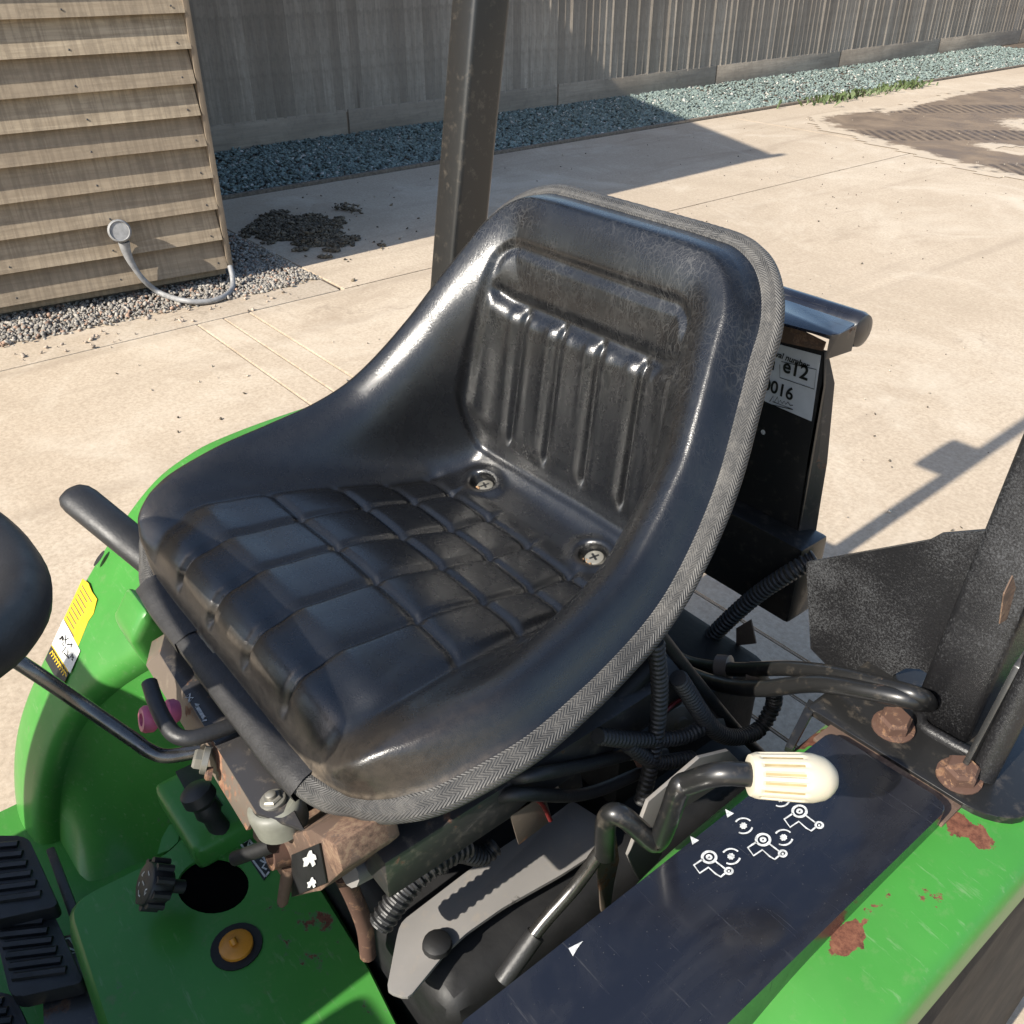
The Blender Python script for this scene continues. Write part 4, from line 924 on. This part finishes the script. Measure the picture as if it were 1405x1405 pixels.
lathe('pulley', OX(925, 985, .22), (.9, -.3, .3), [(0, .024), (.006, .024), (.008, .018), (.012, .018), (.014, .008), (.02, .008), (.02, 0)], 'zinc', T, 26)
lathe('linkage_nut', OX(880, 1038, .24), (.8, -.4, .4), [(0, .010), (.006, .010), (.008, .006), (.008, 0)], 'rusty_bolt', T, 6)
for (x, y, w_) in ((910, 1040, 12), (870, 1035, 9), (985, 1000, 14)):
    prism('link_plate', [OX(x-w_, y-w_*.7, .25), OX(x+w_*.6, y-w_, .25), OX(x+w_, y+w_*.5, .25), OX(x-w_*.5, y+w_, .25)], (1, 0, .2), .003, 'zinc' if w_ < 10 else 'grey_plate', T, .0005)
prism('linkage_arm', [OX(x, y, .30) for x, y in ((862,1175),(890,1100),(960,1040),(1000,1030),(1040,1070),(985,1078),(935,1110),(905,1180),(878,1210))], (1, 0, 0), .004, 'grey_plate', T, .001)
prism('linkage_plate', [OX(x, y, .31) for x, y in ((822,1160),(846,1148),(850,1180),(842,1215),(838,1250),(825,1252),(820,1200))], (1, -.4, 0), .004, 'bracket_steel', T, .001)
tube('link_rod', [OX(712, 1312, .30), OX(742, 1270, .30), OX(790, 1215, .305), OX(826, 1165, .31)], .0062, 'chrome_rod', T, 12)
tube('rod_boot', [OX(690, 1345, .30), OX(735, 1282, .30)], .0085, 'black_rubber', T, 12, 0)
# ---- console box beside the seat
ZC = .906
cp = [OZ(1140, 1003, ZC), OZ(1305, 1105, ZC), OZ(1305, 1105, ZC)+np.array((0, -.42, 0)), OZ(1140, 1003, ZC)+np.array((0, -.42, 0))]
con = prism('console_cover', round_poly(cp, [.008, .014, .03, .02], 4), (0, 0, 1), .05, 'black_gloss', T, .009, 5, 60); con['label'] = 'glossy black console cover printed with white tractor symbols'
x0, x1, y1 = cp[0][0], cp[1][0], cp[0][1]
prism('console_gasket', [(x0-.012, y1+.032, ZF+.0058), (x1+.002, y1+.032, ZF+.0058), (x1+.002, y1-.004, ZF+.0058), (x0-.012, y1-.004, ZF+.0058)], (0, 0, 1), .004, 'rust_edge', T, .001)
bm = bmesh.new(); zq = ZC+.0006
cz = lambda L: [OZ(x, y, zq) for x, y in L]
def ring(cx, cy, r, w_): ribbon(bm, cz([(cx+r*math.cos(t), cy+r*.82*math.sin(t)) for t in np.linspace(0, 2*math.pi, 22, endpoint=False)]), w_, (0, 0, 1), True)
def sym_done():
    global bm
    bm_done('symbol', bm, 'white_print', con); bm = bmesh.new()
for cx, cy in ((1097,1113), (1047,1152), (973,1176)):
    ring(cx, cy, 9.5, .0021); ring(cx, cy, 3.0, .0018); ring(cx+27, cy+19, 5.0, .0018); blob(bm, cz([(cx+25.5, cy+18), (cx+28.5, cy+18), (cx+28, cy+21), (cx+25.5, cy+20.5)]))
    ribbon(bm, cz([(cx-9, cy+3), (cx-21, cy+11), (cx-13, cy+22), (cx-1, cy+14), (cx+9, cy+23), (cx+16, cy+27), (cx+22, cy+22)]), .0014, (0, 0, 1)); ribbon(bm, cz([(cx+9, cy+6), (cx+22, cy+16)]), .0014, (0, 0, 1)); sym_done()
for cx, cy in ((1020,1133), (1075,1149), (1003,1175), (1071,1096)):
    blob(bm, cz([(cx+5.5*math.cos(t)*(1 if k % 2 else .78), cy+5*math.sin(t)*(1 if k % 2 else .78)) for k, t in enumerate(np.linspace(0, 2*math.pi, 16, endpoint=False))]))
    for t0 in (-2.6, .2):
        ribbon(bm, cz([(cx+12.5*math.cos(t), cy+10.5*math.sin(t)) for t in np.linspace(t0, t0+1.9, 8)]), .0014, (0, 0, 1))
    sym_done()
for cx, cy in ((1000,1116), (952,1153)): blob(bm, cz([(cx-5, cy-6), (cx+7, cy), (cx-2, cy+6)])); sym_done()
blob(bm, cz([(780,1301), (800,1291), (793,1300), (786,1312)]))
bm_done('symbol', bm, 'white_print', con)
# position lever with its cream knob
ka = np.array((.63, .77, -.06)); ka /= np.linalg.norm(ka)
kc = np.array((.425, .032, .998)); kb = OX(1040, 1066, kc[0]-.6*.034) if False else kc-ka*.034
lv = tube('position_lever', [kb+ka*.01, kb-ka*.02, OX(945, 1074, .37), OX(932, 1082, .365), OX(918, 1120, .358), OX(905, 1150, .352), OX(893, 1153, .348), OX(860, 1124, .334), OX(842, 1116, .326), OX(832, 1126, .32), OX(830, 1150, .319), OX(830, 1172, .318)], .0086, 'black_paint', T, 14, 4)
kp = [(0, .0125), (.0005, .0142), (.005, .0160), (.036, .0172), (.044, .0170), (.052, .0152), (.057, .0122), (.0605, .008), (.062, .004), (.0622, 0)]
bm = bmesh.new(); u1 = Vector(ka).orthogonal().normalized(); w1 = Vector(ka).cross(u1); NR = 15; SG = NR*8; rings = []
hs = [0, .0005, .004, .0055, .0075, .012, .02, .028, .034, .0365, .038, .040, .044, .048, .052, .0555, .0585, .0606, .0618, .0622]
for h_ in hs:
    r_ = np.interp(h_, [q[0] for q in kp], [q[1] for q in kp]); fl = float(sst(np.array(h_), .0045, .0075)*(1-sst(np.array(h_), .0350, .0385))); row = []
    for k in range(SG):
        a = 2*math.pi*k/SG; gq = (k % 8) in (2, 3, 4, 5); row.append(bm.verts.new(Vector(kb)+Vector(ka)*h_+(u1*math.cos(a)+w1*math.sin(a))*max(.0002, r_-(.0014*fl if gq else 0))))
    rings.append(row)
for A_, B_ in zip(rings, rings[1:]):
    for k in range(SG): bm.faces.new((A_[k], A_[(k+1) % SG], B_[(k+1) % SG], B_[k]))
bm.faces.new(rings[0][::-1]); bm.faces.new(rings[-1])
kno = bm_done('lever_knob', bm, 'cream_plastic', lv, angle=40); kno['label'] = 'ribbed cream plastic knob'
bm = bmesh.new()
for k in range(NR):
    a = (k*8+3.5)*2*math.pi/SG; e_ = u1*math.cos(a)+w1*math.sin(a); f_ = Vector(ka).cross(e_)
    q0 = Vector(kb)+e_*.01505+Vector(ka)*.0072; q1 = Vector(kb)+e_*.01605+Vector(ka)*.0355
    blob(bm, [q0-f_*.0009, q1-f_*.0009, q1+f_*.0009, q0+f_*.0009])
bm_done('groove', bm, 'cream_groove', kno)
# ---- roll bar: base plate, bolts, post, gusset
ZB = .8945
bp = round_poly([(.335, .198, ZB), (.497, .205, ZB), (.522, .225, ZB), (.528, .37, ZB), (.335, .37, ZB)], [.004, .014, .014, .006, .006], 3)
rb = prism('roll_bar_foot', bp, (0, 0, 1), .008, 'black_paint', T, .0015)
prism('foot_flange', [OZ(1110, 958, ZB), OZ(1122, 966, ZB), OZ(1088, 1028, ZF), OZ(1077, 1024, ZF)], (0, 0, 1), .006, 'black_paint', T, .001)
for px, py in ((1227, 992), (1318, 1060)): hexbolt('foot_bolt', OZ(px, py, ZB+.006)+np.array((0, 0, -.006)), (.05, -.1, 1), .0145, .016, 'rusty_bolt', T)
def post(name, x0, x1, y0, dy, zb, zt, mat):
    def ln(z): return .153*(z-.9)
    vs = []; prof = round_poly([(x0, y0, 0), (x1, y0, 0), (x1, y0+dy, 0), (x0, y0+dy, 0)], .007, 3)
    P = np.array([[(p[0], p[1]+ln(z), z) for p in prof+[prof[0]]] for z in np.linspace(zb, zt, 12)])
    o = grid_mesh(name, P, mat, T); o.data.set_sharp_from_angle(angle=math.radians(40))
    bm = bmesh.new(); bm.from_mesh(o.data); bmesh.ops.remove_doubles(bm, verts=bm.verts[:], dist=1e-5); bmesh.ops.holes_fill(bm, edges=bm.edges[:]); bmesh.ops.recalc_face_normals(bm, faces=bm.faces[:]); bm.to_mesh(o.data); bm.free(); return o
pr_ = post('roll_bar_post', -.396, -.347, .262, .056, .86, 1.95, 'black_paint')
pl2 = post('roll_bar_post', .398, .452, .268, .065, .88, 1.95, 'speckled_black')
box('roll_bar_crosspiece', (-.40, .262+.16, 1.93), (.47, .335+.16, 1.99), 'black_paint', T, .008, 2)
box('work_lamp', (-.487, .32, 1.46), (-.394, .42, 1.60), 'black_paint', T, .012, 2)
gy = .296
outer = [OY(x, y, gy) for x, y in ((1106,772),(1190,757),(1273,742),(1290,733),(1352,728))]+[np.array((.415, gy, .885)), OY(1255, 985, gy), OY(1180, 960, gy), OY(1112, 890, gy)]
ho = [OY(x, y, gy) for x, y in ((1219,938),(1226,926),(1243,917),(1262,918),(1277,927),(1270,948),(1255,952),(1235,947))]
gu = holed('gusset', outer, [ho], (0, -1, 0), .005, 'speckled_black', T)
# folded stiffener beside the post
tube('post_brace', [(.478, .245, ZB), (.478, .268, .99), (.476, .300, 1.15), (.474, .335, 1.40)], .011, 'speckled_black', T, 14)
prism('post_gusset', [(.470, .222, ZB), (.470, .268, ZB), (.470, .287, 1.02), (.470, .262, 1.0)], (1, 0, 0), .005, 'black_paint', T, .001)
tube('weld_bead', [(.408, .30, .893), (.412, .262, .894), (.44, .258, .895), (.466, .262, .894)], .006, 'speckled_black', T, 8)
prism('rust_flake', [OX(x, y, .4535) for x, y in ((1378,815),(1390,790),(1394,806),(1382,850),(1372,856))], (1, 0, 0), .001, 'rust_edge', T)
# hydraulic pipes to the foot of the roll bar
tube('hydraulic_pipe', [OY(890, 868, .26), OY(935, 905, .26), OY(1000, 918, .25), OY(1080, 917, .24), OY(1150, 925, .235), OY(1210, 940, .235), OY(1262, 955, .24), OY(1275, 965, .27)], .0078, 'black_paint', T, 14)
tube('hydraulic_pipe', [OY(880, 872, .25), OY(930, 915, .24), OY(985, 938, .225), OY(1040, 945, .22), OY(1120, 938, .222), OY(1190, 948, .225), OY(1250, 960, .235), OY(1272, 962, .265)], .0085, 'black_paint', T, 14)
for (x, y) in ((1030, 925), (985, 915)): lathe('pipe_clip', OY(x, y, .25), (.8, .3, .3), [(0, .014), (.014, .014), (.016, .010), (.016, 0)], 'bracket_steel', T, 14)
corrugated('loom_conduit', [OY(955, 895, .32), OY(1000, 850, .33), OY(1040, 815, .34), OY(1085, 785, .35), OY(1120, 765, .37)], .0105, 'black_rubber', T, .006)
prism('tape_tab', [OY(x, y, .335) for x, y in ((1010,862),(1030,850),(1037,883),(1010,886))], (0, -1, .2), .002, 'bracket_steel', T)
# ---- tall bracket behind the seat with approval label and tail lamp
yb = .40
pb_ = [OY(x, y, yb) for x, y in ((1010,455),(1132,482),(1130,530),(1092,752),(1050,742),(930,660))]
br = prism('lamp_bracket', pb_, (0, -1, 0), .004, 'black_paint', T, .001)
e0, e1, e2, e3 = OY(1132, 482, yb), OY(1130, 530, yb), OY(1110, 640, yb), OY(1092, 752, yb)
prism('bracket_flange', [e0, e1, e2, e3, e3+np.array((.010, .020, .016)), e2+np.array((.008, .022, 0)), e1+np.array((.003, .016, 0)), e0+np.array((.001, .004, 0))], (1, 0, 0), .003, 'dark_steel', br, .001)
sp_ = [OY(x, y, yb-.0015) for x, y in ((1030,462),(1126,488),(1113,578),(1020,538))]
stk = prism('approval_label', sp_, (0, -1, 0), .0008, 'grey_sticker', br); stk['label'] = 'pale approval number label'
def text(name, body, px, py, size, mat, parent, pl, shear=0):
    cu = bpy.data.curves.new(name, 'FONT'); cu.body = body; cu.size = size; cu.offset = size*.022; cu.shear = shear; ob = bpy.data.objects.new(name, cu); COL.objects.link(ob)
    dg = bpy.context.evaluated_depsgraph_get(); me = bpy.data.meshes.new_from_object(ob.evaluated_get(dg)); bpy.data.objects.remove(ob); me.name = name
    p = OY(px, py, pl); me.transform(Matrix.Translation(Vector(p)) @ Matrix.Rotation(math.pi/2, 4, 'X')); me.materials.clear(); return link(name, me, mat, parent)
yl = yb-.0028
text('lettering', 'e12', 1073, 509, .022, 'black_print', stk, yl); text('lettering', '1', 1057, 506, .014, 'black_print', stk, yl)
text('lettering', '0016', 1046, 533, .020, 'black_print', stk, yl); text('lettering', 'approval number', 1040, 480, .0095, 'black_print', stk, yl, .2)
bm = bmesh.new(); ribbon(bm, [OY(1056+a*1.0, 549+b+a*.22, yl) for a, b in ((0,2),(5,-7),(6,2),(11,-7),(12,1),(15,-3),(17,1),(20,-3),(22,1),(25,-3),(28,1),(32,0))], .001, (0, -1, 0)); bm_done('signature', bm, 'black_print', stk)
bm = bmesh.new(); ribbon(bm, [OY(x, y, yl) for x, y in ((1070,500),(1070,518),(1117,534),(1120,507),(1072,496))], .0008, (0, -1, 0)); ribbon(bm, [OY(x, y, yl) for x, y in ((1047,543),(1049,553),(1088,562),(1060,551))], .001, (0, -1, 0)); bm_done('label_frame', bm, 'black_print', stk)
bm = bmesh.new(); blob(bm, circ(OY(1047, 593, yb-.0012), (1, 0, 0), (0, 0, 1), .003, 14)); bm_done('bolt_hole', bm, 'white_print', br)
prism('lamp_arm', [OY(1000, 425, yb), OY(1072, 440, yb), OY(1132, 470, yb), OY(1128, 482, yb), OY(1000, 455, yb)], (0, -1, 0), .003, 'rust_edge', br, .001)
zl = 1.165
lt = round_poly([OZ(1010, 398, zl), OZ(1080, 412, zl), OZ(1175, 444, zl), OZ(1150, 459, zl), OZ(1138, 460, zl), OZ(1005, 425, zl)], .004, 2)
lp = prism('tail_lamp', lt, (0, 0, 1), .003, 'black_gloss', T, .0008); lp['label'] = 'black tail lamp on the bracket behind the seat'
prism('lamp_side', [OZ(1139, 460, zl), OZ(1152, 459, zl), OZ(1176, 446, zl), OZ(1176, 446, zl)-np.array((0, 0, .028)), OZ(1139, 460, zl)-np.array((0, 0, .026))], (.5, -.8, 0), .003, 'dark_steel', lp, .0005)
cA, cB = OZ(1020, 400, zl-.016), OZ(1186, 455, zl-.016); al = (cB-cA)/np.linalg.norm(cB-cA)
lathe('lamp_lens', cA, al, [(0, .0), (0, .019), (np.linalg.norm(cB-cA)-.008, .019), (np.linalg.norm(cB-cA)-.002, .017), (np.linalg.norm(cB-cA), .012), (np.linalg.norm(cB-cA), 0)], 'black_gloss', lp, 26)
box('rear_frame', (-.28, .36, .56), (-.04, .44, .80), 'engine_black', T, .012, 2)
box('bracket_mount', (-.05, .37, .815), (.20, .42, .92), 'black_paint', T, .006)
# ---- steering wheel, column and dash in front of the driver
wc = np.array((0.0, -.50, 1.20)); wa = np.array((0, .479, .878)); wu = np.array((1, 0, 0)); ww = np.cross(wa, wu)
R_ = .176
def wheel_ring(name, R0, r0, r1, mat, parent):
    vs = []; fs = []; n1, n2 = 72, 14
    for i in range(n1):
        t = 2*math.pi*i/n1; e_ = wu*math.cos(t)+ww*math.sin(t)
        for k in range(n2): a = 2*math.pi*k/n2; vs.append(wc+e_*(R0+r0*math.cos(a))+wa*r1*math.sin(a))
    for i in range(n1):
        for k in range(n2): fs.append((i*n2+k, ((i+1) % n1)*n2+k, ((i+1) % n1)*n2+(k+1) % n2, i*n2+(k+1) % n2))
    return pyd(name, vs, fs, mat, parent, True)
sw = wheel_ring('steering_wheel', R_, .0210, .0190, 'black_rubber', T)
for k in range(3):
    t = math.pi/2+k*2*math.pi/3; e_ = wu*math.cos(t)+ww*math.sin(t)
    tube('spoke', [wc-wa*.03, wc+e_*.08-wa*.022, wc+e_*(R_-.005)], .011, 'black_rubber', sw, 10)
lathe('hub', wc-wa*.055, wa, [(0, .028), (.02, .04), (.035, .042), (.044, .032), (.046, 0)], 'black_rubber', sw, 28)
tube('steering_column', [wc-wa*.05, wc-wa*.22, wc-wa*.42], .028, 'black_rubber', T, 16, 0)
box('dash_panel', (-.19, -.95, .40), (.17, -.70, 1.17), 'black_rubber', T, .03, 4)
for sx in (-1, 1): box('side_shade_panel', (min(sx*.185, sx*.45), -.93, .405), (max(sx*.185, sx*.45), -.86, 1.12), 'green_paint', T, .02, 3)  # unseen panels added to shade the footwell and right fender
box('bonnet', (-.24, -1.75, .45), (.24, -.86, 1.02), 'green_paint', T, .06, 5)
# ---- rear wheels
def wheel(sx):
    c0 = np.array((sx*.44, .30, .43)); w_ = .095
    prof = [(-w_, .20), (-w_, .28), (-w_*1.06, .34), (-w_*.9, .385), (0, .395), (w_*.9, .385), (w_*1.06, .34), (w_, .28), (w_, .20)]
    o = lathe('rear_wheel', c0, (1, 0, 0), prof, 'tyre', T, 56, 60)
    bm = bmesh.new()
    for k in range(24):
        for s__ in (-1, 1):
            a = 2*math.pi*(k+(.5 if s__ > 0 else 0))/24
            def P_(x, da, r): return V(c0[0]+x, c0[1]+r*math.cos(a+da), c0[2]+r*math.sin(a+da))
            q = [(.0, -.02), (.0, .02), (s__*w_, .13), (s__*w_, .08)]
            lo_ = [bm.verts.new(P_(x, d_, .385)) for x, d_ in q]; hi_ = [bm.verts.new(P_(x, d_, .418)) for x, d_ in q]
            bm.faces.new(hi_)
            for i in range(4): bm.faces.new((lo_[i], lo_[(i+1) % 4], hi_[(i+1) % 4], hi_[i]))
    lg = bm_done('tread_lugs', bm, 'tyre', o)
    lathe('rim', c0+np.array((sx*.05, 0, 0)), (sx, 0, 0), [(0, 0), (.0, .06), (-.02, .10), (.03, .19), (.035, .205), (.03, .21), (-.1, .2)], 'yellow_print', o, 40)
wheel(-1); wheel(1)
tube('rear_axle', [(-.44, .30, .43), (.44, .30, .43)], .06, 'engine_black', T, 18, 0)
